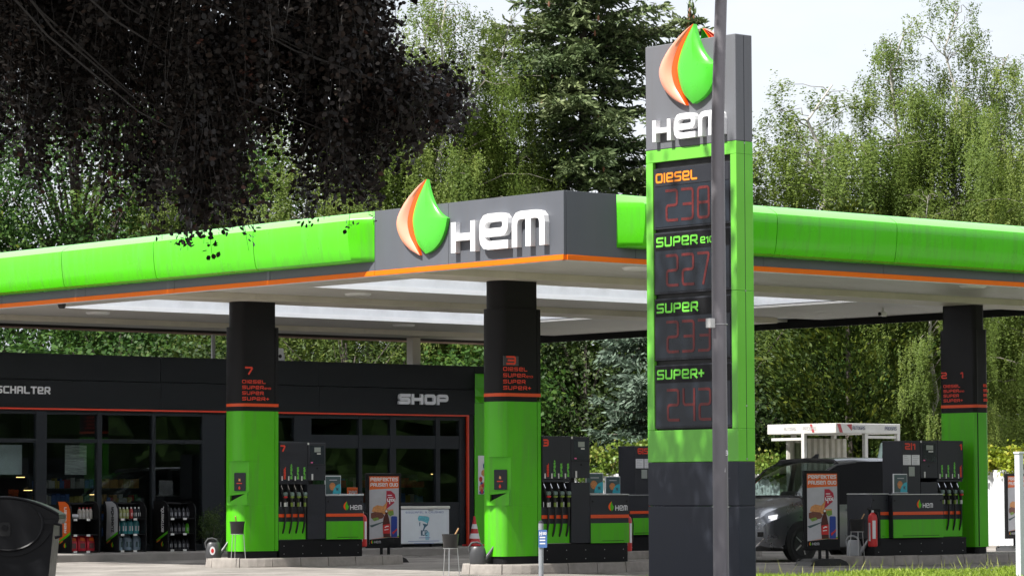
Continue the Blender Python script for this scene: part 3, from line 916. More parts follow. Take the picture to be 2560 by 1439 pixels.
# ------------------------------------------------------------------ fuel pumps
TAGW = mat('white_tag', (0.6, 0.6, 0.58), .5)
TXG = mat('green_text', (0.12, 0.42, 0.05), .5, emit=(0.2, 0.9, 0.1), estr=0.03)
LCD = mat('lcd_grey', (0.30, 0.33, 0.30), .35, var=.1)
NOZG = mat('nozzle_guard', (0.13, 0.19, 0.17), .45)
NOZL = mat('nozzle_green', (0.17, 0.25, 0.03), .45)
_noz = {}
def nozzle_meshes(kind):
    if kind in _noz: return _noz[kind]
    a = MB()
    a.tube([(0,0,.16),(0,-.01,.10),(.012,-.05,.03),(.03,-.075,-.05),(.035,-.08,-.14)], [.016,.02,.03,.028,.022], 8)
    b = MB()
    b.box((.0,-.115,-.015), (.075,-.045,.055), .018)
    b2 = MB()
    b2.box((.002,-.118,-.05), (.07,-.05,-.0155), .012)
    c = MB()
    c.tube([(-.004,-.005,.20),(.002,-.02,.15),(.012,-.04,.10)], .009, 6)
    h = MB()
    h.tube([(.035,-.08,-.14),(.036,-.085,-.30),(.03,-.085,-.46),(.012,-.08,-.58),(0,-.06,-.66),(0,-.03,-.70)], .017, 7)
    k = MB()
    k.tube([(.035,-.08,-.13),(.036,-.083,-.20)], .025, 8)
    rd = MB()
    rd.tube([(-.028,-.035,-.12),(-.028,-.035,-.70)], .009, 6)
    _noz[kind] = [('grip', a.mesh('grip', RUBBER)), ('guard', b.mesh('guard', NOZG)), ('colour_cap', b2.mesh('colour_cap', REDPLAS if kind == 'd' else NOZL)),
                  ('spout', c.mesh('spout', CHROME)), ('hose', h.mesh('hose', RUBBER)), ('swivel', k.mesh('swivel', OFFW if kind == 'd' else NOZL)), ('guide_rod', rd.mesh('guide_rod', STEEL))]
    return _noz[kind]
def nozzle(parent, x, y, z, kind):
    ms = nozzle_meshes(kind)
    g = link('nozzle', ms[0][1], parent, True, (x, y, z))
    for nm, me in ms[1:]: link(nm, me, g)
def nozzle_tower(t, x0, x1, f, back, num, numx, order):
    MB().box((x0, f, 1.545), (x1, back, 2.243), .008).build('price_board', CHAR, t, True)
    MB().box((x0+.005, f+.13, 1.10), (x1-.005, back, 1.544)).build('boot_recess', BLACK, t, True)
    MB().box((x0, f+.02, 1.50), (x1, f+.15, 1.543), .006).build('boot_shelf', CHAR, t, True)
    MB().box((x0, f+.05, .512), (x1, back, 1.099), .006).build('lower_cabinet', CHAR, t, True)
    MB().box((x0+.004, f+.04, .515), (x1-.004, f+.0495, .83)).build('green_panel', GREENP, t, True)
    MB().box((x0+.004, f+.038, .912), (x1-.004, f+.0495, .968)).build('orange_line', BAND, t, True)
    tm = MB(); text(tm, num, (numx, f-.001, 2.075), h=.115, width=.11 if num != '1' else .05, sw=.24, wd=.9, **FY); tm.build('pump_number', REDTEXT, t, True)
    n = len(order)
    st = (x1-x0-.02)/n
    for i, (s, k) in enumerate(order):
        xx = x0 + .02 + st*(i+.5)
        tg = MB().box((xx-.062, f-.004, 1.56), (xx-.036, f-.0005, 1.64)); tg.build('price_tag', TAGW, t, True)
        tm = MB()
        text(tm, s, (xx+.03, f-.001, 1.585), rv=(0,0,1), uv=(-1,0,0), ov=(0,-1,0), h=.042, width=.27 if s == 'SUPER+' else .215, sw=.25)
        tm.build('fuel_name', REDTEXT if k == 'd' else TXG, t, True)
        nozzle(t, xx, f+.10, 1.30, k)
def terminal(t, x0, x1, f, back, gap=True):
    MB().box((x0, f, 1.565), (x1, back, 2.238), .008).build('display_head', CHAR, t, True)
    MB().box((x0+.005, f+.003, .512), (x1, back, 1.495), .006).build('lower_cabinet', CHAR, t, True)
    MB().box((x0, back-.05, 1.495), (x1, back, 1.566)).build('bridge', BLACK, t, True) if not gap else None
    for xx in (x0+.002, x1-.03): MB().box((xx, back-.12, 1.495), (xx+.028, back-.02, 1.566)).build('bracket', BLACK, t, True)
    s = MB().box((x0+.06, f-.006, 1.86), (x1-.04, f-.0005, 2.19), .002).build('terminal_screen', SCREEN, t, True)
    MB().box((x0+.15, f-.009, 2.07), (x1-.12, f-.0065, 2.155)).build('readout', LCD, s, False)
    MB().box((x0+.21, f-.009, 2.03), (x1-.12, f-.0065, 2.052)).build('button', OFFW, s, False)
    MB().box((x0+.07, f-.009, 1.872), (x0+.115, f-.0065, 1.895)).build('sticker', mat('pink_sticker', (.7,.12,.3), .5), s, False)
    MB().box((x0+.0, f-.004, 1.838), (x1, f-.0005, 1.846)).build('seam', BLACK, t, True)
    MB().box((x0+.09, f-.005, 1.572), (x0+.125, f-.0005, 1.68)).build('label_strip', TAGW, t, True)
    MB().lathe([(.016,-.006),(.016,.004)], (x0+.22, f, 1.78), 12, 'y').build('lock', BLACK, t, True)
    MB().box((x0+.0, f-.004, 2.20), (x0+.035, f-.0005, 2.238)).build('seal', TAGW, t, True)
def cabinet(t, x0, x1, f, back, top, logo=True):
    MB().box((x0, f, .512), (x1, back, top), .008).build('cabinet', CHAR, t, True)
    MB().box((x0-.006, f-.012, top+.0005), (x1+.006, back, top+.02), .004).build('cabinet_top', STEEL, t, True)
    MB().box((x0+.003, f-.012, .505), (x1-.003, f-.001, .83), .003).build('green_panel', GREENP, t, True)
    MB().box((x0+.002, f-.010, .912), (x1-.002, f-.001, .968), .002).build('orange_line', BAND, t, True)
    MB().box((x0+.25, f-.014, .538), (x1-.12, f-.0125, .546)).build('panel_slot', BLACK, t, True)
    if logo:
        lx = (x0+x1)/2
        flat_emblem(t, (lx-.03, f-.001, 1.03), .125, .155, FY, .003, True)
        tm = MB(); text(tm, 'HEM', (lx+.125, f-.001, 1.035), h=.085, width=.27, sw=.17, d1=.003, **FY); tm.build('pump_lettering', PRINTW, t, True)
    for xx in (x0+.05, x1-.05): MB().lathe([(.016,-.006),(.016,.004)], (xx, f, top-.10), 10, 'y').build('lock', BLACK, t, True)
def base(t, x0, x1, f, back):
    MB().box((x0, f+.03, IZ-.004), (x1, back-.02, .5), .006).build('pump_base', BLACK, t, True)
    for i in range(5):
        for zz in (.26, .40):
            MB().lathe([(.008,-.005),(.008,.004)], (x0+.1+(x1-x0-.2)*i/4, f+.03, zz), 8, 'y').build('bolt', STEEL, t, True)
def pump_a(num, yc, label):
    f, bk = yc-.30, yc+.30
    t = thing('fuel_pump', label, 'fuel pump', (4.3, yc, IZ))
    base(t, 3.37, 5.24, f, bk)
    nozzle_tower(t, 3.36, 3.965, f, bk-.1, num, 3.37, (('DIESEL','d'),('SUPER+','s'),('SUPER','s'),('SUPER','s')))
    terminal(t, 3.97, 4.38, f, bk-.1)
    cabinet(t, 4.385, 5.24, f, bk, 1.285)
    return t
def pump_b(pair, single, yc, label):
    f, bk = yc-.42, yc+.30
    t = thing('fuel_pump', label, 'fuel pump', (12.2, yc, IZ))
    base(t, 11.12, 13.56, f+.05, bk)
    cabinet(t, 11.10, 11.53, f+.12, bk, 1.275, False)
    MB().box((11.93, f+.14, .52), (12.405, bk-.1, 2.232), .008).build('price_tower', CHAR, t, True)
    tm = MB(); text(tm, pair, (12.0, f+.139, 2.075), h=.115, width=.28, sw=.22, wd=.75, **FY); tm.build('pump_number', REDTEXT, t, True)
    for xx in (11.95, 12.18): MB().box((xx, f+.134, 1.80), (xx+.205, f+.1395, 1.98)).build('price_sheet', PRINTW, t, True)
    for xx in (11.95, 12.18):
        mb = MB()
        for q in range(5): mb.box((xx+.02, f+.132, 1.82+.032*q), (xx+.02+random.uniform(.09,.16), f+.1335, 1.83+.032*q))
        mb.build('sheet_print', PRINTG, t, True)
    MB().box((12.10, f+.134, 1.60), (12.25, f+.1395, 1.80-.03)).build('readout', LCD, t, True)
    terminal(t, 12.415, 12.87, f+.14, bk-.1, False)
    nozzle_tower(t, 12.875, 13.57, f+.14, bk-.1, single, 13.48, (('SUPER','s'),('SUPER','s'),('SUPER+','s'),('DIESEL','d')))
    cabinet(t, 11.535, 12.865, f+.02, f+.135, 1.265)
    return t
pump_a('7', 11.68, 'charcoal and green fuel pump numbered seven')
pump_a('3', 4.6, 'charcoal and green fuel pump numbered three')
pump_b('2|1', '1', 4.6, 'fuel pump with a two and a one on its tower')
pump_b('6|5', '5', 11.6, 'fuel pump numbered six and five, peeking out behind the totem')

def promo(loc, rz, label, tilt=0):
    t = thing('promo_card', label, 'sign', loc, rz, None)
    MB().box((-.19,-.012,0), (.19,.012,.345), .006).build('card_frame', PRINTW, t)
    p = MB().box((-.175,-.016,.015), (.175,-.0125,.33)).build('card_print', SLATE, t)
    MB().plate(ell(-.02,.15,.072,.070,18), (0,0,0), (1,0,0), (0,0,1), (0,-1,0), .0165, .0185).build('cookie_picture', COOKIE, p)
    q = [(.175,.016)] + [(.175 - .19*math.sin(R(a)) if a else .175, .016 + .18*math.cos(R(a))) for a in range(0, 91, 10)]
    c = MB().plate(q, (0,0,0), (1,0,0), (0,0,1), (0,-1,0), .019, .021).build('price_corner', TEAL, p)
    tm = MB(); text(tm, '1$', (.065,-.0212,.07), h=.055, width=.06, sw=.2, d1=.002, **FY); tm.build('price_mark', SLATE, c)
    ln = MB().box((-.09,-.018,.258), (.09,-.0165,.272)); ln.build('heading', PRINTG, p)
    MB().box((-.17,-.05,-.0), (.17,.05,.012), .003).build('card_foot', STEEL, t)
    return t
promo((4.63,11.50,1.306), 0.06, 'square biscuit advert card on top of pump seven')
promo((4.58,4.42,1.306), -.03, 'square biscuit advert card on top of pump three')
promo((11.82,4.28,1.297), .05, 'square biscuit advert card on the pump beside the van')
promo((11.45,11.45,1.297), -.04, 'half hidden biscuit advert card on the pump behind the totem')
o = MB().box((-.02,-.02,0), (.55,.02,.014), .004).build('squeegee', STEEL, None, False, (4.74, 11.44, 1.306))
tag(o, 'bright squeegee bar lying on top of pump seven', 'squeegee')

def extinguisher(loc, label, rz=0):
    t = thing('fire_extinguisher', label, 'extinguisher', loc, rz)
    MB().lathe([(.07,0),(.082,.012),(.084,.03),(.084,.50),(.07,.555),(.035,.585),(.028,.60)], n=20).build('cylinder', REDPLAS, t)
    MB().box((-.02,-.02,.60), (.02,.02,.64), .004).build('valve', STEEL, t)
    MB().tube([(.0,0,.64),(-.10,0,.665)], .012, 6).build('handle', RUBBER, t)
    MB().tube([(.02,0,.62),(.09,-.02,.60),(.115,-.03,.45),(.11,-.02,.15)], .011, 7).build('hose', RUBBER, t)
    p = MB()
    for (a, b, z0, z1) in ((-60, -100, .14, .46),):
        pts = [(.0855*math.cos(R(a + (b-a)*k/6)), .0855*math.sin(R(a + (b-a)*k/6))) for k in range(7)]
        for k in range(6): p.add([(pts[k][0],pts[k][1],z0),(pts[k+1][0],pts[k+1][1],z0),(pts[k+1][0],pts[k+1][1],z1),(pts[k][0],pts[k][1],z1)], [(0,1,2,3)])
    for (a, b, z0, z1) in ((-125, -155, .10, .42),):
        pts = [(.0855*math.cos(R(a + (b-a)*k/6)), .0855*math.sin(R(a + (b-a)*k/6))) for k in range(7)]
        for k in range(6): p.add([(pts[k][0],pts[k][1],z0),(pts[k+1][0],pts[k+1][1],z0),(pts[k+1][0],pts[k+1][1],z1),(pts[k][0],pts[k][1],z1)], [(0,1,2,3)])
    p.build('instruction_label', PRINTW, t)
    MB().box((-.06,.086,.02), (.15,.11,.66)).build('wall_bracket', BLACK, t)
    return t
extinguisher((11.0, 4.19, .36), 'red fire extinguisher with white labels hung at the end of the pump beside the van', R(-40))
extinguisher((5.335, 4.45, .36), 'red fire extinguisher at the end of pump three')
extinguisher((5.335, 11.53, .36), 'red fire extinguisher at the end of pump seven')

# ------------------------------------------------------------------ washing buckets and watering cans
def bucket(loc, label, rz, lean=1, grey=PLASTK):
    t = thing('wash_bucket', label, 'bucket', loc, rz)
    MB().lathe([(.105,.42),(.112,.43),(.128,.62),(.136,.635),(.136,.648),(.122,.648),(.108,.45)], n=22).build('tub', grey, t)
    st = MB()
    st.tube([(.115*math.cos(R(a)), .115*math.sin(R(a)), .425) for a in range(0, 361, 20)], .006, 6, caps=False)
    st.build('ring', STEEL, t)
    for a in (30, 150, 270):
        c, s = math.cos(R(a)), math.sin(R(a))
        MB().tube([(.115*c,.115*s,.425),(.15*c,.15*s,.0)], .007, 6).build('leg', STEEL, t)
    MB().tube([(.0,0,.50),(.13*lean,.0,.74)], .012, 7).build('brush_handle', WOOD, t)
    MB().box((-.05,-.03,.47), (.05,.03,.55), .01).build('brush_head', BLACK, t)
    MB().lathe([(.10,.60),(.118,.605)], n=20).build('water', mat('wash_water', (.03,.035,.04), .05), t)
    return t
bucket((2.33, 11.25, IZ), 'black wash bucket on thin legs in front of the column numbered seven', R(40), -1)
bucket((1.42, 4.30, GZ), 'black wash bucket on wire legs beside the watering can', R(-50), 1)
bucket((10.74, 4.32, IZ), 'dark wash bucket on wire legs beside the fire extinguisher', R(-40), 1)
def watering_can(loc, label, rz, m_, sticker=False, spout=True):
    t = thing('watering_can', label, 'watering can', loc, rz)
    mb = MB()
    for z, a, b in ((0,.13,.085),(.02,.14,.09),(.16,.135,.085),(.25,.115,.072),(.275,.09,.055)):
        mb.v += [(p[0], p[1], z) for p in ell(0, 0, a, b, 18)]
    for r in range(4):
        for i in range(18):
            mb.f.append((r*18+i, r*18+(i+1) % 18, (r+1)*18+(i+1) % 18, (r+1)*18+i)); mb.s.append(True)
    mb.f.append(tuple(range(17,-1,-1))); mb.s.append(False)
    mb.f.append(tuple(range(72,90))); mb.s.append(False)
    mb.build('can_body', m_, t)
    MB().tube([(-.13,0,.18),(-.145,0,.27),(-.10,0,.335),(-.02,0,.345),(.05,0,.32),(.085,0,.265)], .017, 8).build('handle', m_, t)
    MB().tube([(.11,0,.07),(.19,0,.17),(.27,0,.30),(.295,0,.315)], [.045,.028,.015,.017], 9).build('spout', m_, t)
    if sticker:
        MB().plate(ell(-.03,.13,.048,.075,18), (0,-.089,0), (1,0,0), (0,0,1), (0,-1,0), 0, .004).build('sticker', PRINTW, t)
        MB().plate(ell(-.03,.13,.026,.04,14), (0,-.093,0), (1,0,0), (0,0,1), (0,-1,0), .0005, .003).build('sticker_mark', REDPLAS, t)
    return t
DGREY = mat('dark_grey_plastic', (0.05, 0.051, 0.054), .42, var=.08)
watering_can((2.30, 11.92, IZ), 'dark watering can with an oval white and red sticker on the island kerb', R(-28), DGREY, True)
watering_can((2.32, 4.70, IZ), 'plain dark grey watering can on the kerb beside the column numbered three', R(-38), DGREY)
watering_can((10.98, 4.62, IZ), 'light grey watering can under the bucket beside the fire extinguisher', R(-60), mat('light_grey_plastic', (.32,.33,.34), .5))

# ------------------------------------------------------------------ poster stands
PORANGE = mat('print_orange', (0.72, 0.13, 0.02), .4, var=.04)
PRED = mat('print_red', (0.42, 0.012, 0.04), .4, var=.06)
BUN = mat('print_bun', (0.60, 0.27, 0.09), .5, var=.25, scale=25)
MEAT = mat('print_meat', (0.16, 0.05, 0.03), .5, var=.4, scale=30)
SALAD = mat('print_salad', (0.18, 0.30, 0.05), .5, var=.3, scale=30)
COLA = mat('print_cola', (0.07, 0.012, 0.01), .35, var=.2)
CBLUE = mat('print_blue', (0.02, 0.05, 0.28), .35, var=.1)
def poster_stand(loc, rz, label):
    t = thing('poster_stand', label, 'poster stand', loc, rz)
    fr = dict(rv=(1,0,0), uv=(0,0,1), ov=(0,-1,0))
    W2, z0, z1 = .385, .27, 1.66
    MB().box((-W2,-.03,z0), (W2,.03,z1), .012).build('poster_frame', BLACK, t)
    p = MB().box((-W2+.06,-.034,z0+.07), (W2-.06,-.0305,z1-.055)).build('poster_print', PRINTG, t)
    def pl(nm, pts, m_, d): return MB().plate(pts, (0,-.034,0), (1,0,0), (0,0,1), (0,-1,0), d-.0012, d).build(nm, m_, p)
    x0, x1 = -W2+.06, W2-.06
    pl('print_header', [(x0,1.355),(x0+.15,1.365),(x1,1.385),(x1,1.605),(x0,1.605)], PORANGE, .002)
    tm = MB()
    text(tm, 'PERFEKTES', (x0+.02,-.0365,1.515), h=.068, width=.61, sw=.22, d1=.0018, **fr)
    text(tm, 'PAUSEN DUO', (x0+.02,-.0365,1.415), h=.068, width=.61, sw=.22, d1=.0018, **fr)
    tm.build('print_lettering', PRINTW, p)
    pl('print_footer', [(x0,.34),(x1,.34),(x1,.46),(x1-.2,.465),(x0,.43)], BLACK, .002)
    pl('print_stripe', [(x0+.16,.452),(x1-.2,.468),(x1,.464),(x1,.50),(x1-.2,.49)], GREENP, .003)
    pl('print_stripe', [(x0,.432),(x1-.25,.47),(x1,.464),(x1,.476),(x1-.25,.482)], PORANGE, .0042)
    pl('print_bubble', [(.05,1.335),(.15,1.335),(.235,1.27),(.255,1.19),(.22,1.11),(.13,1.05),(.04,.99),(.045,1.15)], PRED, .003)
    tm = MB(); text(tm, '4', (.065,-.0385,1.09), h=.10, width=.06, sw=.2, d1=.0015, **fr); text(tm, '10$', (.135,-.0385,1.13), h=.06, width=.10, sw=.2, d1=.0015, **fr)
    tm.box((.075,-.039,1.245), (.17,-.0375,1.26)); tm.box((.085,-.039,1.205), (.20,-.0375,1.217))
    tm.build('print_price', PRINTW, p)
    pl('print_burger', [(x0+.05,.95),(x0+.08,1.03),(x0+.17,1.07),(x0+.30,1.05),(x0+.40,1.14),(.04,1.0),(.10,.985),(.20,.99),(.21,.93),(.05,.90),(-.03,.90)], BUN, .004)
    pl('print_burger', [(x0+.03,.92),(x0+.12,.945),(x0+.28,.93),(x0+.33,.87),(x0+.28,.82),(x0+.10,.80),(x0+.03,.83)], MEAT, .0052)
    pl('print_burger', [(x0+.05,.82),(x0+.18,.845),(x0+.22,.80),(x0+.10,.77)], SALAD, .0064)
    pl('print_burger', [(.08,.95),(.20,.965),(.21,.89),(.13,.86),(.09,.89)], SALAD, .0064)
    pl('print_bottle', [(-.02,.47),(.13,.47),(.125,.72),(.10,.83),(.075,.90),(.07,.98),(.02,.98),(.02,.90),(-.015,.83),(-.035,.72)], COLA, .0076)
    pl('print_bottle_label', [(-.028,.54),(.128,.54),(.125,.72),(-.03,.70)], REDPLAS, .0088)
    tm = MB()
    tm.plate([(0,.66),(.02,.645),(.05,.665),(.09,.665),(.10,.68),(.05,.685),(.02,.67)], (0,-.034,0), (1,0,0), (0,0,1), (0,-1,0), .009, .0098)
    tm.plate([(0,.60),(.09,.61),(.09,.625),(0,.615)], (0,-.034,0), (1,0,0), (0,0,1), (0,-1,0), .009, .0098)
    tm.plate(ell(.045,.955,.022,.022,12), (0,-.034,0), (1,0,0), (0,0,1), (0,-1,0), .009, .0098)
    tm.build('print_label_mark', PRINTW, p)
    pl('print_can', [(.15,.47),(.285,.47),(.285,.84),(.27,.86),(.165,.86),(.15,.84)], CBLUE, .0076)
    pl('print_can_mark', [(.19,.52),(.285,.60),(.285,.64),(.24,.60),(.17,.56)], REDPLAS, .0088)
    pl('print_table', [(x0,.69),(x0+.30,.76),(x0+.30,.745),(x0+.05,.655)], SLATE, .0028)
    flat_emblem(p, (x0+.03,-.0365,.355), .05, .065, fr, .0018)
    tm = MB(); text(tm, 'HEM', (x0+.10,-.0365,.36), h=.045, width=.15, sw=.18, d1=.0018, **fr); tm.build('print_lettering', PRINTG, p)
    MB().box((-.06,-.02,.10), (-.02,.02,.272)).build('stand_leg', BLACK, t)
    MB().box((.10,-.02,.10), (.14,.02,.272)).build('stand_leg', BLACK, t)
    bm_ = MB()
    prof = [(-.42,0),(.42,0),(.36,.07),(.22,.12),(-.22,.12),(-.36,.07)]
    bm_.prism(prof, 'y', -.24, .24).build('water_base', PLASTK, t)
    for s in (-1, 1): MB().lathe([(.06,-.02),(.06,.02)], (.30*s, .25, .055), 14, 'y').build('wheel', RUBBER, t)
    return t
poster_stand((6.63, 12.55, GZ), R(-6), 'black framed poster stand with a burger and cola advert beside the ice freezer')
poster_stand((10.02, 4.5, GZ), R(-10), 'black framed poster stand with a burger advert in front of the van')
poster_stand((22.4, 10.6, GZ), R(8), 'black framed poster stand before the white fence, partly cut by the pale post')
t = thing('price_flag', 'small orange sign board beside the poster stand near pump seven', 'sign', (6.33, 13.1, GZ))
MB().tube([(0,.012,0),(0,.012,1.15)], .014, 8).build('pole', STEEL, t)
MB().box((-.12,-.01,1.14), (.12,.012,1.40), .004).build('board', PORANGE, t)
tm = MB(); text(tm, 'ZAP', (-.10,-.0105,1.28), h=.06, width=.20, sw=.22, d1=.003, **FY); tm.build('lettering', PRINTW, t)
MB().box((-.14,-.12,0), (.14,.12,.03), .006).build('foot', BLACK, t)

# ------------------------------------------------------------------ shop
shop = thing('shop_building', 'low black shop building with red edge line and dark windows behind the pumps', 'building', (6, 22, WZ))
SY = 19.0
# parapet in two steps
def parapet(a, b):
    MB().box((a+.003, SY-.06, 3.02), (b-.003, SY+.20, 3.565), .006).build('parapet_panel', SHOPD, shop, True)
    MB().box((a+.003, SY-.045, 3.575), (b-.003, SY+.20, 4.085), .006).build('parapet_panel', SHOPD, shop, True)
for a, b in ((-6,-2),(-2,2),(2,6),(6,10),(10,14.27)): parapet(a, b)
MB().box((-6, SY-.075, 2.985), (14.09, SY-.02, 3.017)).build('red_line', RED, shop, True)
MB().box((14.045, SY-.075, WZ), (14.09, SY-.02, 2.984)).build('red_line', RED, shop, True)
MB().box((14.095, SY-.03, WZ), (14.27, SY+.2, 3.018)).build('corner_panel', SHOPD, shop, True)
MB().box((14.275, SY-.05, WZ), (15.0, SY+.20, 3.28)).build('green_end_wall', GREENP, shop, True)
MB().box((14.275, SY-.045, 3.93), (15.0, SY+.20, 4.085)).build('parapet_panel', SHOPD, shop, True)
mb = MB()
for t_, k in ((14.28,0.0),(14.42,1.0),(15.0,1.0)):
    mb.v += [(t_, SY-.05-o*k-.002, z) for o, z in ((0,3.925),(.14,3.92),(.20,3.80),(.20,3.62),(.14,3.42),(0,3.285))]
for i in range(2):
    for j in range(5): mb.f.append((i*6+j, (i+1)*6+j, (i+1)*6+j+1, i*6+j+1)); mb.s.append(False)
mb.f.append(tuple(range(12,18))); mb.s.append(False)
mb.build('green_panel', GREENP, shop, True)
MB().box((14.28, SY+.0, 3.285), (15.0, SY+.2, 3.925)).build('panel_backing', SHOPD, shop, True)
pp = MB().box((14.36, SY-.062, 1.30), (14.86, SY-.051, 2.14)).build('wall_poster', PRINTW, shop, True)
cols_ = [PORANGE, REDPLAS, TEAL, SALAD, BUN, PRINTG, CBLUE]
for i in range(4):
    mbs = {}
    for k in range(9):
        m_ = random.choice(cols_)
        x = random.uniform(14.39, 14.74); z = random.uniform(1.34, 1.95)
        MB().plate(ell(x, z, random.uniform(.03,.08), random.uniform(.03,.09), 7), (0, SY-.062, 0), (1,0,0), (0,0,1), (0,-1,0), .0, .0015*(k+1)/2 + .002*i).build('poster_picture', m_, pp, False).location = (0,0,0)
# body behind the front
MB().box((14.8, SY+.21, WZ), (15.0, 28, 4.0)).build('side_wall', SHOPD, shop, True)
MB().box((-6, SY+.21, 3.35), (14.79, 28, 3.5)).build('roof', mat('flat_roof', (.06,.06,.06), .9), shop, True)
INT = mat('shop_inside', (0.05, 0.052, 0.055), .7, var=.1)
MB().box((-6, 27.8, WZ), (14.79, 28, 3.34)).build('back_wall', INT, shop, True)
MB().box((-6.2, SY+.21, WZ), (-6.0, 28, 3.5)).build('side_wall', SHOPD, shop, True)
MB().box((-6, SY+.21, WZ-.1), (14.79, 27.79, WZ)).build('shop_floor', mat('shop_tiles', (.16,.15,.14), .4), shop, True)
# window frames and panes ; (x0, x1, z list of glass openings)
def post_(a, b, z0=WZ, z1=2.98): MB().box((a, SY-.005, z0), (b, SY+.10, z1), .004).build('window_post', FRAME, shop, True)
def rail(a, b, z0, z1, d=0.0): MB().box((a, SY+.003-d, z0), (b, SY+.094, z1), .004).build('window_rail', FRAME, shop, True)
def pane(a, b, z0, z1):
    MB().box((a, SY+.045, z0), (b, SY+.055, z1)).build('window_pane', GLASS, shop, True)
for a, b in ((-3.6,-3.35),(-0.3,-.05),(3.10,3.345),(4.52,4.63),(5.83,5.91),(7.06,7.62),(8.35,8.45),(9.39,9.84),(11.10,11.19),(11.95,12.11),(13.21,13.33),(13.87,14.04)): post_(a, b)
spans = ((-3.35,-.3),(-.05,3.10),(3.345,4.52),(4.63,5.83),(5.91,7.06),(7.62,8.35),(8.45,9.39),(9.84,11.10),(11.19,11.95),(12.11,13.21),(13.33,13.87))
for i, (a, b) in enumerate(spans):
    right = a > 9.5
    rail(a, b, 2.90, 2.98)
    if right:
        rail(a, b, 2.28, 2.56)
        rail(a, b, WZ, 1.13 if a > 11 else .45)
        pane(a, b, 2.56, 2.90); pane(a, b, 1.13 if a > 11 else .45, 2.28)
    else:
        rail(a, b, 2.34, 2.42)
        rail(a, b, WZ, .32)
        pane(a, b, 2.42, 2.90); pane(a, b, .32, 2.34)
# lettering
SILV = mat('silver_letter', (0.66, 0.67, 0.70), .45, var=.05)
x = 12.10
for ch, w_ in (('S',.33),('H',.33),('O',.33),('P',.33)):
    tm = MB(); text(tm, ch, (x, SY-.062, 3.225), h=.225, width=w_, sw=.30, wd=.9, d1=.05, rad=.2, **FY)
    tm.build('letter', SILV, shop, True); x += .352
word = 'NACHTSCHALTER'
n = len(word)
x = 3.39 - .156*n
for ch in word:
    tm = MB(); text(tm, ch, (x+.008, SY-.062, 3.288), h=.145, width=.126, sw=.2, d1=.02, rad=.15, **FY)
    tm.build('letter', SILV, shop, True); x += .156
# pale panels inside the glass, coloured to imitate its reflections
STRIPE = mat('striped_reflection', (0.45, 0.44, 0.42), .7, var=.45, scale=5, stretch=(1,1,7))
o = MB().box((4.0, SY+.35, 1.72), (4.50, SY+.37, 2.30), .004).build('reflection_panel', STRIPE, None)
tag(o, 'striped pale panel imitating a reflection behind the shop window near the shelves', 'reflection')
o = MB().box((1.2, SY+.35, 1.72), (3.0, SY+.37, 2.30), .004).build('reflection_panel', mat('pale_reflection', (.5,.52,.55), .7), None)
tag(o, 'pale panel imitating a sky reflection behind the shop window above the dark waste container', 'reflection')
# inside: goods racks and hanging lamps
goods = [mat('goods_%d' % i, c, .5, var=.2) for i, c in enumerate(((.30,.03,.02),(.32,.16,.03),(.05,.16,.06),(.05,.10,.28),(.35,.33,.30),(.28,.22,.04)))]
def rack(x0, x1, y, label, zt=1.75, dens=.11):
    t = thing('goods_rack', label, 'shelf', ((x0+x1)/2, y, WZ))
    MB().box((x0, y+.12, WZ), (x1, y+.16, zt)).build('rack_back', INT, t, True)
    zz = WZ+.25
    while zz < zt-.1:
        MB().box((x0, y-.15, zz), (x1, y+.119, zz+.025)).build('rack_shelf', INT, t, True)
        ms = {}
        xx = x0+.03
        while xx < x1-.1:
            g = random.randrange(6); w_ = random.uniform(.05,.12); run = random.randint(1,4)
            for _ in range(run):
                if xx > x1-.08: break
                ms.setdefault(g, MB()).box((xx, y-.12+random.uniform(0,.03), zz+.026), (xx+w_*.9, y+.05, zz+.026+random.uniform(.12,.22)))
                xx += w_
        for g, m_ in ms.items(): tag(m_.build('packed_goods', goods[g], t, True), kind='stuff')
        zz += .33
    return t
rack(9.9, 11.9, 20.6, 'rack of packaged goods inside the shop beside the entrance')
rack(12.0, 14.6, 21.2, 'rack of red packaged goods inside behind the ice freezer')
rack(4.6, 7.2, 21.5, 'rack of goods inside the shop behind the striped panel')
LAMP = mat('warm_lamp', (.8,.5,.2), .5, emit=(1.0, .62, .22), estr=3.0)
for i, (x, y, z, lb) in enumerate(((5.3,20.3,1.33,'low warm lamp glowing inside the shop above the silver shelf board'),(3.55,20.0,1.42,'warm lamp glowing inside the shop above the orange shelf board'),(3.5,20.2,1.68,'higher warm lamp glowing inside the shop near the striped panel'),(2.5,19.9,1.40,'pale strip lamp glowing inside above the waste container'),(14.0,20.0,1.75,'small pale lamp glowing inside the shop door'))):
    t = thing('shop_lamp', lb, 'lamp', (x, y, z))
    MB().lathe([(.02,.06),(.07,.03),(.09,.0)], n=14).build('lamp_shade', BLACK, t)
    MB().lathe([(.085,-.012),(.085,-.002)], n=14).build('lamp_bulb', LAMP, t)
    MB().tube([(0,0,.06),(0,0,3.3-z)], .006, 5).build('cord', BLACK, t)
# vent box on the roof beside column seven
t = thing('roof_box', 'small white box with a dark opening on the shop roof beside the column numbered seven', 'box', (9.36, 19.55, 3.5))
MB().box((-.10,-.10,0), (.10,.10,.87), .01).build('casing', WHITE, t)
MB().lathe([(.04,-.012),(.04,.01)], (.0,-.10,.70), 12, 'y').build('opening', BLACK, t)
MB().box((.101,-.05,.55), (.16,-.03,.75)).build('grille', OFFW, t)

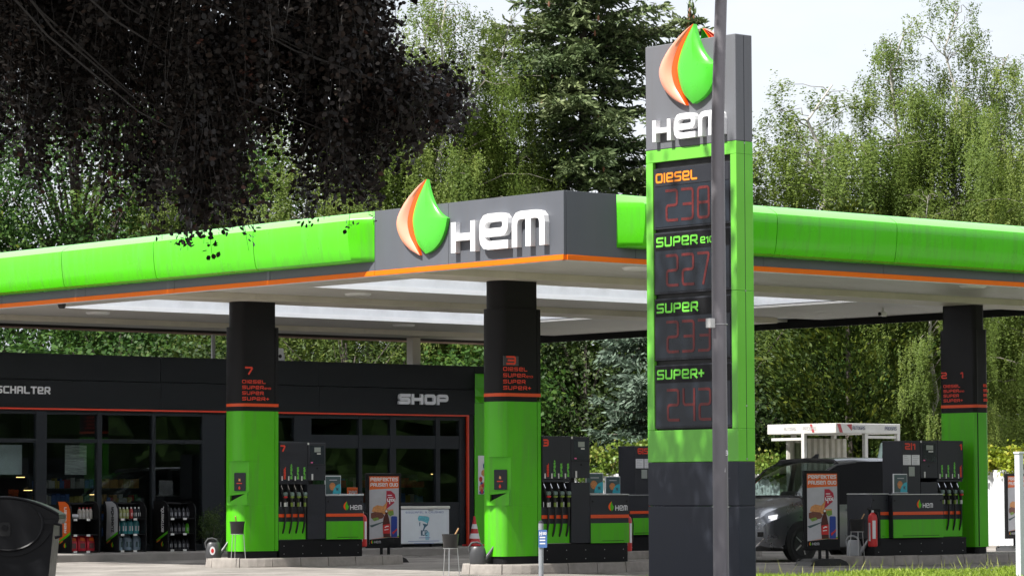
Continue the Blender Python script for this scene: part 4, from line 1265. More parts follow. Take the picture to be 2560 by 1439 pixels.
# ---- display shelves before the shop
def display(xe, panel_m, label, word, word_m):
    t = thing('display_shelf', label, 'shelf', (xe+.33, 18.68, WZ))
    y0, y1 = 18.38, 18.90
    P = [(y1, WZ)] + [(y1, 1.195)] + [(y0+.24 - .0, 1.195)]
    side = [(y0, WZ), (y1, WZ), (y1, 1.19), (y0+.22, 1.195)] + [(y0+.22 - .22*math.sin(R(a)), .975 + .22*math.cos(R(a))) for a in range(10, 91, 16)] + [(y0, .95)]
    MB().prism(side, 'x', xe-.03, xe).build('side_board', BLACK, t, True)
    # coloured face on the side board
    ovx = (-1,0,0)
    def face(pts, m_, nm, d): return MB().plate([(18.90-p[0], p[1]) for p in pts], (xe-.03, 18.90, 0), (0,-1,0), (0,0,1), ovx, d-.001, d).build(nm, m_, t, True)
    face([(y0+.22,1.188),(y1-.06,1.188),(y1-.10,1.10),(y1-.12,.95),(y1-.10,.42),(y0+.015,.60),(y0+.015,.95),(y0+.03,1.04),(y0+.09,1.13)], panel_m, 'side_colour', .003)
    face([(y1-.10,.42),(y0+.015,.60),(y0+.015,.55),(y1-.13,.385)], GREENP, 'side_stripe', .003)
    face([(y1-.125,.385),(y1-.20,.42),(y1-.26,.43),(y1-.22,.40),(y1-.12,.36)], PORANGE, 'side_stripe', .004)
    tm = MB(); text(tm, word, (xe-.031, y0+.15, .58), rv=(0,0,1), uv=(0,1,0), ov=(-1,0,0), h=.085, width=.50, sw=.2, d0=.003, d1=.006); tm.build('side_lettering', word_m, t, True)
    flat_emblem(t, (xe-.031, y0+.245, .29), .085, .10, FX, .003, True)
    MB().box((xe, y1-.02, WZ), (xe+.62, y1, 1.17)).build('back_board', BLACK, t, True)
    MB().prism([(p[0], p[1]) for p in side], 'x', xe+.62, xe+.645).build('side_board', BLACK, t, True)
    for z in (.225, .545, .85, 1.15):
        MB().box((xe, y0+.03 if z < 1 else y0+.2, z-.02), (xe+.619, y1-.021, z), .003).build('shelf_board', BLACK, t, True)
        if z < 1: 
            for k in range(2): MB().box((xe+.05+.3*k, y0+.02, z-.035), (xe+.13+.3*k, y0+.029, z+.005)).build('price_tag', OFFW, t, True)
    return t
DX = (3.54, 4.64, 5.83)
display(DX[0], PORANGE, 'shop display shelf with an orange side board beside the waste container', 'REINIGEN', PRINTW)
display(DX[1], mat('print_silver', (.42,.43,.45), .45), 'shop display shelf with a silver grey side board', 'ZUBEHQR', BLACK)
display(DX[2], BLACK, 'shop display shelf with a black side board full of small oil bottles', 'MOTORENQL', PRINTW)
def item(nm, prof, m_, cap, loc, label, group, sx=1.0, lab=None, cat='bottle'):
    t = thing(nm, label, cat, loc, random.uniform(-.15,.15), group)
    mb = MB().lathe(prof, n=12)
    if sx != 1.0: mb.v = [(v[0]*sx, v[1], v[2]) for v in mb.v]
    mb.build('container', m_, t)
    h, r = prof[-1][1], prof[0][0]
    MB().lathe([(.017,h),(.017,h+.03)], n=8).build('cap', cap, t)
    if lab:
        m2 = MB().box((-r*sx*.62, -r*1.02, h*.22), (r*sx*.62, -r*.93, h*.58)); m2.build('label', lab, t)
    return t
ORD = ('first', 'second', 'third', 'fourth', 'fifth', 'sixth')
JUG = [(.06,0),(.065,.01),(.065,.20),(.05,.25),(.025,.27)]
BOT = [(.036,0),(.04,.006),(.04,.14),(.03,.175),(.016,.195)]
TEALP = mat('teal_liquid', (.05,.25,.28), .25, var=.15)
PALEB = mat('pale_blue_plastic', (.20,.27,.33), .35, var=.12)
DRED = mat('dark_red_plastic', (.30,.02,.02), .4)
YEL = mat('yellowish_plastic', (.22,.24,.08), .4)
for i in range(3):
    item('canister', [(.085,0),(.09,.01),(.09,.22),(.06,.275),(.03,.29)], PALEB, BLACK, (DX[1]+.12+.215*i, 18.62, .226), ORD[i]+' pale blue canister from the silver board on the bottom shelf', 'pale blue canisters on the bottom shelf', 1.1, SLATE, 'canister')
for i in range(4):
    item('jug', JUG, TEALP, PRINTW, (DX[1]+.10+.15*i, 18.62, .546), ORD[i]+' teal jug of fluid from the silver board on the middle shelf', 'teal jugs on the middle shelf', 1.1, PRINTG, 'jug')
for i in range(4):
    item('spray_bottle', BOT, YEL, OFFW, (DX[1]+.07+.085*i, 18.60, .851), ORD[i]+' small yellowish bottle from the silver board on the top shelf', 'yellowish bottles on the top shelf', 1.0, PRINTG)
for i in range(3):
    item('spray_can', BOT, DRED if i == 0 else CHAR, OFFW, (DX[1]+.42+.09*i, 18.60, .851), ('dark red spray can on the top shelf of the silver sided display' if i == 0 else ORD[i-1]+' dark grey spray can beside the red can on the top shelf'), 'dark red spray cans' if i == 0 else 'dark grey spray cans', 1.0, PRINTW)
for i in range(4):
    item('spray_bottle', BOT, goods[4], DRED, (DX[0]+.31+.085*i, 18.60, .851), ORD[i]+' red capped bottle after the pale roll on the top shelf', 'red capped bottles on the top shelf', 1.0, PRINTG)
o = MB().tube([(DX[0]+.06,18.60,.90),(DX[0]+.26,18.60,.90)], .045, 12).build('paper_roll', PRINTG, None); tag(o, 'pale roll lying on the top shelf of the orange sided display', 'roll')
for i in range(3):
    t = thing('coal_bag', ORD[i]+' red paper bag from the orange board on the bottom shelf', 'bag', (DX[0]+.13+.205*i, 18.62, .226), random.uniform(-.1,.1), 'red bags on the bottom shelf')
    mb = MB()
    for z, a, b in ((0,.088,.08),(.03,.096,.09),(.16,.094,.085),(.25,.085,.06),(.30,.08,.02)):
        mb.v += [(x*1.0, y, z) for x, y in rrect(-a,-b,a,b,.02,2)]
    nn = 12
    for r in range(4):
        for k in range(nn): mb.f.append((r*nn+k, r*nn+(k+1) % nn, (r+1)*nn+(k+1) % nn, (r+1)*nn+k)); mb.s.append(True)
    mb.f.append(tuple(range(nn-1,-1,-1))); mb.s.append(False); mb.f.append(tuple(range(48,60))); mb.s.append(False)
    mb.build('bag', mat('bag_red', (.50,.02,.04), .5, var=.15), t)
    MB().box((-.05,-.094,.05), (.06,-.0865,.15)).build('bag_print', mat('bag_print', (.12,.05,.05), .5), t)
    MB().prism([(-.055,.205),(.065,.19),(.05,.25),(-.035,.265)], 'y', -.082, -.07).build('bag_flash', PORANGE, t)
for row, z in enumerate((.226, .546, .851)):
    for i in range(6):
        gr = row == 1 and i == 5
        item('oil_bottle', BOT, GREENP if gr else CHAR, BLACK, (DX[2]+.08+.1*i, 18.60, z), 'single green box bottle among the dark oil bottles' if gr else ORD[i]+' dark oil bottle on the '+('bottom','middle','top')[row]+' shelf of the black sided display', 'green oil bottle' if gr else 'dark oil bottles in rows', 1.0, PRINTG)

# ---- ice freezer, cone, plant
t = thing('ice_freezer', 'white chest freezer for ice before the shop entrance', 'freezer', (12.22, 18.45, WZ))
MB().box((-.68,-.28,.07), (.68,.30,.80), .02).build('cabinet', mat('freezer_white', (.62,.66,.70), .35, var=.03), t)
MB().box((-.69,-.30,.803), (.69,.31,.865), .015).build('lid', mat('freezer_lid', (.60,.59,.54), .4, var=.1), t)
MB().box((.10,-.305,.775), (.22,-.281,.80), .004).build('latch', STEEL, t)
for x in (-.58, .58):
    for y in (-.2, .22): MB().lathe([(.035,0),(.035,.07)], (x, y, 0), 10).build('foot', BLACK, t)
ICEB = mat('ice_print', (.10,.38,.46), .4, var=.3, scale=18)
ICED = mat('ice_ink', (.03,.10,.16), .5)
def fp(pts, m_, nm, d=.002): return MB().plate(pts, (0,-.28,0), (1,0,0), (0,0,1), (0,-1,0), .0002, d).build(nm, m_, t)
fp([(-.19,.60),(-.16,.665),(.0,.655),(.08,.645),(.13,.62),(.12,.56),(.07,.50),(.0,.53),(-.10,.56),(-.16,.55)], ICEB, 'ice_picture')
fp([(.02,.15),(.12,.15),(.13,.30),(.06,.36),(.02,.28)], mat('ice_pale', (.25,.48,.58), .4, var=.2), 'ice_picture')
fp([(-.15,.52),(-.12,.53),(-.125,.45),(-.145,.44)], ICED, 'ice_picture', .003)
fp([(-.06,.50),(.06,.48),(.10,.54),(.08,.46),(.02,.42),(-.02,.36),(-.05,.36),(-.02,.44)], ICED, 'ice_picture', .003)
tm = MB(); text(tm, 'ICE', (-.10,-.2802,.24), h=.12, width=.17, sw=.18, d1=.003, **FY); tm.build('freezer_lettering', ICED, t)
tm = MB()
text(tm, 'EISWURFEL & CRUSHED', (-.52,-.2802,.715), h=.04, width=1.04, sw=.2, d1=.002, **FY)
tm.box((-.15,-.2825,.19), (.15,-.2801,.207))
for k in range(2): tm.box((-.45+.16*k,-.2825,.12-.045*k), (.40-.15*k,-.2801,.135-.045*k))
tm.build('freezer_lettering', mat('faded_blue', (.22,.27,.45), .5), t)
MB().box((.49,-.284,.13), (.62,-.2805,.20)).build('sticker', mat('sticker_olive', (.25,.24,.12), .5), t)
t = thing('traffic_cone', 'red and white traffic cone before the green end of the shop', 'cone', (13.75, 18.35, WZ))
MB().box((-.19,-.19,0), (.19,.19,.04), .01).build('cone_foot', REDPLAS, t)
zs = [(.14,.04),(.115,.16),(.09,.27),(.07,.37),(.048,.47),(.022,.64)]
for i in range(5):
    MB().lathe([zs[i], zs[i+1]], n=18).build('cone_band', REDPLAS if i % 2 == 0 else PRINTW, t)

# ------------------------------------------------------------------ price totem
TX0, TX1, TY0, TY1 = -2.693, -2.397, -6.25, -4.61
totem = thing('price_totem', 'tall grey and green fuel price totem with four dark price displays', 'sign', (-2.545, -5.43, GZ))
DGR = mat('totem_slate', (0.030, 0.034, 0.046), .5, spec=.3, var=.12, scale=1.6)
MB().box((TX0, TY0, GZ-.1), (TX1, TY1, 1.155), .012).build('lower_panel', DGR, totem, True)
MB().box((TX0, TY0, 1.158), (TX1, TY1, 1.708), .012).build('lower_panel', DGR, totem, True)
TGREEN = mat('totem_green', (0.16, 0.56, 0.05), .35, spec=.45, var=.05, scale=1.5, coat=.1)
MB().box((TX0, TY0, 1.711), (TX1, TY1, 2.115), .006).build('green_panel', TGREEN, totem, True)
MB().box((TX0, TY0, 5.54), (TX1, TY1, 5.70), .006).build('green_panel', TGREEN, totem, True)
MB().box((TX0, TY0, 2.116), (TX1, TY0+.105, 3.83), .006).build('green_panel', TGREEN, totem, True)
MB().box((TX0, TY0, 3.833), (TX1, TY0+.105, 5.539), .006).build('green_panel', TGREEN, totem, True)
MB().box((TX0, TY1-.125, 2.116), (TX1, TY1, 5.539), .006).build('green_panel', TGREEN, totem, True)
MB().box((TX0+.05, TY0+.106, 2.116), (TX1-.05, TY1-.126, 5.539)).build('display_backing', RUBBER, totem, True)
MB().box((TX0, TY0, 5.702), (TX1, TY1, 7.045), .010).build('head_panel', TGREY, totem, True)
MB().box(((TX0+TX1)/2-.004, TY0-.0015, 1.72), ((TX0+TX1)/2+.004, TY0+.004, 7.03)).build('side_joint', CHAR, totem, True)
for z in (1.74, 2.4, 3.83, 5.68): MB().lathe([(.012,-.004),(.012,.003)], ((TX0+TX1)/2, TY0, z), 8, 'y').build('bolt', STEEL, totem, True)
emblem(totem, (TX0-.002, -4.93, 6.235), 1.06, 1.0, FX, 0.0, .06, .05)
hem_letters(totem, -4.815, 5.795, .60, TX0-.001, .08)
# the far side carries the same emblem
fb = dict(rv=(0,1,0), uv=(0,0,1), ov=(1,0,0))
emblem(totem, (TX1+.002, -6.0, 6.235), 1.06, 1.0, fb, 0.0, .06, .05)
SCR = mat('price_display', (0.014, 0.019, 0.027), .3, spec=.35, var=.35, scale=1.8)
GTX = mat('display_green', (0.16, 0.62, 0.05), .5, emit=(.2,.9,.08), estr=.06)
OTX = mat('display_orange', (0.85, 0.25, 0.01), .5, emit=(1,.3,.02), estr=.08)
rows = ((4.675, 5.455, 'DIESEL', '238', OTX), (3.845, 4.635, 'SUPER', '227', GTX), (3.000, 3.790, 'SUPER', '233', GTX), (2.135, 2.945, 'SUPER+', '242', GTX))
for i, (z0, z1, nm, dig, m_) in enumerate(rows):
    ya, yb = -4.738, -6.142
    fr_ = MB().box((TX0+.012, yb, z0), (TX0+.10, ya, z1), .008).build('display_frame', CHAR, totem, True)
    s_ = MB().box((TX0+.006, yb+.03, z0+.03), (TX0+.0118, ya-.03, z1-.235)).build('display_screen', SCR, totem, True)
    MB().box((TX0+.0065, yb+.03, z1-.225), (TX0+.0118, ya-.03, z1-.02)).build('display_header', BLACK if i else CHAR, totem, True)
    tm = MB(); text(tm, nm, (TX0+.006, ya-.05, z1-.185), h=.125, width=.76 if nm != 'SUPER+' else .86, sw=.2, d1=.004, rad=.15, **FX)
    if i == 1: text(tm, 'E10', (TX0+.006, ya-.86, z1-.18), h=.085, width=.25, sw=.18, d1=.004, **FX)
    tm.build('fuel_lettering', m_, totem, True)
    tm = MB()
    for k, ch in enumerate(dig):
        text(tm, ch, (TX0+.0055, ya-.235-.288*k, z0+.09), h=.415, width=.215, sw=.085, d1=.003, rad=.10, **FX)
    tm.build('price_digits', LEDRED, totem, True)
MB().box((TX0-.012, -6.02, 1.335), (TX0-.001, -5.80, 1.52), .003).build('blue_plate', BLUEP, totem, True)

# ------------------------------------------------------------------ lamp post and small posts
LPM = mat('lamp_post_paint', (0.20, 0.19, 0.205), .5, metal=.3, var=.09, scale=2, stretch=(1,1,.3))
t = thing('lamp_post', 'tall tapering grey lamp post standing right in front of the price totem', 'lamp post', (-4.66, -7.93, GZ))
MB().tube([(0,0,-.1),(-.08,-.08,1.6),(-.15,-.15,3.7),(-.20,-.20,4.8),(-.225,-.23,5.55),(-.215,-.25,6.2),(-.185,-.26,7.0),(-.10,-.26,8.2),(.35,-.20,9.2),(1.1,-.1,9.7)], [.094,.09,.084,.080,.076,.073,.070,.062,.05,.045], 20).build('pole', LPM, t)
MB().box((1.0,-.2,9.62), (1.7,.02,9.80), .04).build('lamp_head', LPM, t)
MB().box((-.20,-.28,1.45), (-.12,-.20,1.452)).build('number_base', LPM, t)
num = MB()
cv = Vector((-0.6534-.1, -0.757, 0)).normalized()      # towards the road
rvv = Vector((0.757, -0.6534, 0)).normalized()
text(num, '69', Vector((-.065,-.065,1.71)) + rvv*.022 - Vector((.6534,.757,0))*.088, rv=rvv, uv=(0,0,1), ov=-Vector((.6534,.757,0)), h=.062, width=.06, sw=.2, d1=.004)
text(num, '1', Vector((-.065,-.065,1.52)) + rvv*.03 - Vector((.6534,.757,0))*.088, rv=rvv, uv=(0,0,1), ov=-Vector((.6534,.757,0)), h=.06, width=.02, sw=.2, d1=.004)
num.build('post_number', WHITE, t)
for z in (3.225, 1.12):
    MB().tube([(-.04*z+.0 + .095*math.cos(R(a)), -.04*z + .095*math.sin(R(a)), z) for a in range(0, 361, 20)], .006, 6, caps=False).build('strap', STEEL, t)
MB().box((-.30,-.16,3.18), (-.22,-.08,3.29), .006).build('cable_box', OFFW, t)
dv = -Vector((.6534,.757,0))
dm = MB(); dm.plate(rrect(-.03,.25,.05,.72,.02), Vector((-.02,-.02,0)) + dv*.083, rvv, (0,0,1), dv, 0, .009); dm.build('access_door', LPM, t)

t = thing('hydrant_marker', 'thin grey post with a small blue and white sign before the column numbered three', 'sign post', (-.95, -.55, GZ))
MB().tube([(0,0,0),(0,0,.86)], .036, 12).build('post', mat('post_grey', (.30,.32,.34), .5, metal=.3), t)
MB().lathe([(.036,.86),(.03,.885),(.012,.90)], n=12).build('post_cap', CHAR, t)
s = MB(); s.plate(rrect(-.035,.52,.085,.77,.012), dv*.037, rvv, (0,0,1), dv, 0, .008); s = s.build('marker_plate', mat('marker_blue', (.07,.15,.36), .45), t)
tm = MB()
text(tm, 'H', dv*.045 + rvv*-.02 + Vector((0,0,.69)), rvv, (0,0,1), dv, .055, .03, sw=.2, d1=.002)
text(tm, '100', dv*.045 + rvv*.02 + Vector((0,0,.70)), rvv, (0,0,1), dv, .04, .055, sw=.2, d1=.002)
for zz in (.655, .615, .57): tm.plate([(-.02,zz),(.06,zz),(.06,zz+.018),(-.02,zz+.018)], dv*.045, rvv, (0,0,1), dv, 0, .002)
tm.build('marker_print', PRINTW, s)

t = thing('white_post', 'white square post standing in the lawn before the far poster', 'post', (4.1, -5.0, .10))
MB().box((-.045,-.045,-.1), (.045,.045,1.75), .006).build('post', mat('post_white', (.62,.64,.68), .45, var=.04), t)
MB().box((-.055,-.055,1.7505), (.62,.055,1.78), .004).build('cross_bar', mat('post_white', (.62,.64,.68)), t)

# ------------------------------------------------------------------ waste container
def waste_container():
    ang = HEAD - R(90) + R(4)
    t = thing('waste_container', 'big black wheeled waste container with a rounded lid at the edge of the yard', 'waste container', (-10.38, -1.81, GZ), ang)
    BP = mat('bin_plastic', (0.0045, 0.0048, 0.006), .42, spec=.25, var=.12, scale=7, bump=.04)
    # local x = across the picture, y = away
    body = [(-.50,.20),(.40,.20),(.475,.98),(-.60,.98)]
    MB().prism(body, 'y', 0.02, 1.18).build('tub', BP, t)
    MB().prism([(-.64,.94),(.52,.94),(.535,1.0),(-.655,1.0)], 'y', -.02, 1.22).build('rim', BP, t)
    arc = [(-.62 + 1.12*k/16, 0) for k in range(17)]
    P = []
    for k in range(17):
        u = k/16; x = -.63 + 1.16*u
        z = 1.03 + .225*math.sin(math.pi*(.12 + .86*u))**.85
        P.append((x, z))
    lid = P + [(.535,1.002),(-.63,1.002)]
    MB().prism(lid, 'y', 0.0, 1.20, True).build('lid', BP, t)
    # raised end disc with its pivot
    disc = [(-.05 + .52*math.cos(R(a)), .80 + .44*math.sin(R(a))) for a in range(200, 341, 10)]
    e = MB(); e.prism([(-.50,.86)] + [(-.50 + .95*k/12, .86 - .30*math.sin(math.pi*k/12)**.7) for k in range(13)] + [(.45,.86)], 'y', -.015, .02); e.build('end_plate', BP, t)
    ring = MB(); ring.tube([(-.06 + .40*math.cos(R(a)), -.03, .93 + .30*math.sin(R(a))) for a in range(150, 400, 12)], .018, 6); ring.build('end_ring', BP, t)
    dsc = MB(); dsc.prism([(-.06 + .40*math.cos(R(a)), .93 + .30*math.sin(R(a))) for a in range(0, 360, 12)], 'y', -.028, .01); dsc.build('end_disc', BP, t)
    rim = MB(); rim.tube([(p[0], -.012, p[1]+.004) for p in P], .016, 6); rim.build('lid_edge', BP, t)
    pk = MB(); pk.prism(rrect(-.165,.80,-.035,.965,.03), 'y', -.045, .0); pk.build('pivot_pocket', RUBBER, t)
    MB().tube([(-.10,-.07,.90),(-.10,-.03,.90)], .035, 12).build('pivot', BP, t)
    MB().tube([(.47,-.03,.955),(.56,-.04,.93),(.56,-.04,.80),(.49,-.03,.78)], .02, 8).build('handle', BP, t)
    for (x, y) in ((-.40,.12),(.32,.12),(-.40,1.06),(.32,1.06)):
        MB().lathe([(.10,-.025),(.10,.025)], (x, y, .10), 16, 'y').build('wheel', RUBBER, t)
        MB().box((x-.03,y-.035,.10), (x+.03,y+.035,.22)).build('fork', STEEL, t)
    return t
waste_container()

# ------------------------------------------------------------------ van
def van():
    t = thing('van', 'dark grey van standing at the pump with its front towards the totem', 'van', (13.42, 7.75, GZ))
    CARP = mat('van_paint', (0.27, 0.28, 0.305), .30, metal=.9, spec=.5, var=.03, coat=1.0)
    VG = glassmat('van_glass', (.50,.58,.56))
    DKG = mat('privacy_glass', (.003,.0035,.004), .12, spec=.06, var=.05)
    x0 = 10.72 - 13.2
    # stations: x, zb, ztop, half width at belt, half width at top, belt z
    S = [(0.00,.34,.72,.70,.68,.60),(.05,.26,.86,.80,.76,.66),(.16,.22,.97,.885,.82,.72),(.42,.20,1.05,.95,.86,.82),(.80,.20,1.13,.97,.87,.92),(1.08,.20,1.20,.975,.86,.98),
         (1.45,.20,1.50,.98,.80,1.03),(1.80,.20,1.75,.985,.76,1.05),(2.10,.20,1.865,.985,.75,1.05),(2.6,.20,1.915,.985,.76,1.06),(3.3,.20,1.93,.985,.765,1.07),(4.2,.20,1.92,.98,.76,1.08),(4.75,.22,1.87,.96,.74,1.08),(4.93,.26,1.70,.93,.72,1.05),(4.98,.34,1.15,.88,.70,.95)]
    n = 13
    V = []
    for (x, zb, zt, hb, ht, bz) in S:
        side = [(0,zb),(hb*.82,zb),(hb*.97,zb+.06),(hb,zb+(bz-zb)*.45),(hb*.995,bz),(hb+(ht-hb)*.35,bz+(zt-bz)*.40),(ht+.03,zt-.07 if zt-bz > .3 else bz+(zt-bz)*.75),(ht-.06,zt-.012),(0,zt+.015 if zt > 1.3 else zt)]
        L_ = [(-y, z) for y, z in side]                        # near side (towards -Y)
        R_ = [(y, z) for y, z in reversed(side[1:-1])]
        V.append([(x0+x, y, z) for y, z in L_ + R_])
    m_ = len(V[0])
    def strip(i0, i1, js, m, nm, push=0.0, smooth=True):
        mb = MB()
        for i in range(i0, i1+1): mb.v += V[i]
        for i in range(i1-i0):
            for j in js:
                k = (j+1) % m_
                mb.f.append((i*m_+j, i*m_+k, (i+1)*m_+k, (i+1)*m_+j)); mb.s.append(smooth)
        me = mb.mesh(nm, m, recalc=False)
        b = bmesh.new(); b.from_mesh(me)
        bmesh.ops.delete(b, geom=[v for v in b.verts if not v.link_faces], context='VERTS')
        bmesh.ops.recalc_face_normals(b, faces=b.faces)
        b.to_mesh(me); b.free()
        return link(nm, me, t)
    near = range(0, 8); far = range(8, m_)
    # glass: windscreen = top faces between stations 5..8 ; side glass = faces 4,5 from station 6 on
    top = [7, 8]
    sideg = [4, 5, m_-5-1, m_-5-2]
    lower = [0,1,2,3, m_-1, m_-2, m_-3, m_-4]
    allj = list(range(m_))
    body_low = strip(0, len(S)-1, lower, CARP, 'body')
    strip(0, 5, [j for j in allj if j not in lower], CARP, 'bonnet')
    strip(5, 8, [6, 7, 8, 9], VG, 'windscreen')
    [strip(5, 6, q, CARP, 'door_pillar') for q in ([4, 5], [10, 11])]
    strip(6, 8, [4, 5], DKG, 'side_window'); strip(6, 12, [10, 11], VG, 'side_window')
    strip(8, 9, [4, 5], DKG, 'door_pillar')
    strip(9, 12, [4, 5], DKG, 'side_window')
    strip(8, len(S)-1, [6, 7, 8, 9], CARP, 'roof')
    [strip(12, len(S)-1, q, CARP, 'rear_corner') for q in ([4, 5], [10, 11])]
    mb = MB(); mb.add(V[0], [tuple(range(m_))]); mb.build('front_cap', CARP, t)
    mb = MB(); mb.add(V[-1], [tuple(range(m_))]); mb.build('rear_cap', CARP, t)
    # chrome edge of the windscreen pillar on the near side
    MB().tube([V[5][6], V[6][6], V[7][6], V[8][6], V[9][6]], .022, 6).build('pillar_trim', mat('pillar_silver', (.25,.26,.28), .3, metal=.7), t)
    MB().tube([V[5][10], V[6][10], V[7][10], V[8][10], V[9][10]], .04, 6).build('pillar_trim', RUBBER, t)
    MB().tube([V[8][6], V[8][7], V[8][8], V[8][9], V[8][10]], .045, 6).build('roof_header', RUBBER, t)
    MB().tube([V[5][6], V[5][7], V[5][8], V[5][9], V[5][10]], .03, 6).build('cowl', RUBBER, t)
    MB().tube([V[12][11], V[12][10]], .05, 6).build('rear_pillar', RUBBER, t)
    MB().tube([V[9][12], V[9][11], V[9][10]], .05, 6).build('door_pillar', RUBBER, t)
    # headlights, light bar, grilles
    HL = mat('headlight_glass', (.75,.78,.80), .08, spec=.8, emit=(1,1,1), estr=.5)
    for s in (-1, 1):
        h = MB().add([(x0+.02,s*.46,.79),(x0+.075,s*.76,.825),(x0+.33,s*.955,.875),(x0+.30,s*.955,.79),(x0+.06,s*.78,.715),(x0+.012,s*.48,.725)], [(0,1,2,3,4,5)])
        h.v = [(v[0]-.025, v[1]*1.0, v[2]) for v in h.v] + [(v[0]+.03, v[1]*.98, v[2]) for v in h.v]
        h.f += [(i, (i+1) % 6, 6+(i+1) % 6, 6+i) for i in range(6)]; h.s += [False]*6
        hl = h.build('headlight', HL, t)
        MB().add([(x0+.05,s*.62,.79),(x0+.075,s*.76,.80),(x0+.065,s*.76,.745),(x0+.04,s*.62,.745)], [(0,1,2,3)]).build('lamp_core', RUBBER, hl).location = (-.032, 0, 0)
    MB().box((x0-.004,-.50,.755), (x0+.07,.50,.775), .006).build('light_bar', CHROME, t)
    MB().box((x0-.012,-.52,.46), (x0+.03,.52,.60), .01).build('grille', RUBBER, t)
    MB().box((x0-.012,-.62,.27), (x0+.05,.62,.40), .01).build('lower_grille', RUBBER, t)
    MB().tube([(x0+.10,-.84,.45),(x0+.01,-.70,.285),(x0-.014,-.45,.255),(x0-.014,.45,.255),(x0+.01,.70,.285),(x0+.10,.84,.45)], .014, 6).build('chrome_lip', CHROME, t)
    MB().box((x0-.02,-.26,.41), (x0-.0125,.26,.52), .003).build('number_plate', PRINTW, t)
    for s in (-1, 1): MB().box((x0+.02,s*.74-.09,.47), (x0+.10,s*.74+.09,.56), .008).build('fog_grille', RUBBER, t)
    # wheels
    for (wx, s) in ((.93,-1),(.93,1),(4.05,-1),(4.05,1)):
        w_ = MB().lathe([(.20,-.11),(.31,-.115),(.335,-.09),(.34,0),(.335,.09),(.31,.115),(.20,.11)], (x0+wx, s*.885, .34), 28, 'y').build('wheel', RUBBER, t)
        MB().lathe([(.06,s*.105),(.20,s*.09),(.225,s*.118)], (x0+wx, s*.885, .34), 24, 'y').build('rim', mat('dark_rim', (.05,.05,.055), .35, metal=.6), w_)
        MB().lathe([(.39,s*.0),(.40,s*.105),(.36,s*.11)], (x0+wx, s*.885, .36), 26, 'y').build('wheel_arch', RUBBER, t)
        for k in range(5):
            a = R(72*k)
            MB().tube([(x0+wx+.05*math.cos(a), s*1.0, .34+.05*math.sin(a)), (x0+wx+.21*math.cos(a), s*.995, .34+.21*math.sin(a))], .018, 5).build('spoke', STEEL, w_)
    # mirrors, door seams, handles, antenna, wipers
    for s in (-1, 1):
        MB().box((x0+1.50,s*1.10-.09,1.02), (x0+1.62,s*1.10+.09,1.20), .03).build('mirror', CARP, t)
    for xx in (1.62, 2.35, 3.45): MB().box((x0+xx,-.9885,.35), (x0+xx+.008,-.9835,1.04)).build('door_seam', RUBBER, t)
    for xx in (2.12, 2.48): MB().box((x0+xx,-1.005,.93), (x0+xx+.20,-.978,.965), .008).build('door_handle', CARP, t)
    MB().prism([(x0+2.15,1.87),(x0+2.40,1.90),(x0+2.42,2.0),(x0+2.36,2.0)], 'y', -.015, .015).build('antenna', RUBBER, t)
    # seats and dash seen through the windscreen
    MB().box((x0+1.15,-.75,.95), (x0+1.55,.75,1.13), .04).build('dashboard', RUBBER, t)
    for s in (-1, 1): MB().box((x0+2.0,s*.40-.24,.7), (x0+2.16,s*.40+.24,1.30), .06).build('seat', RUBBER, t)
    return t
van()

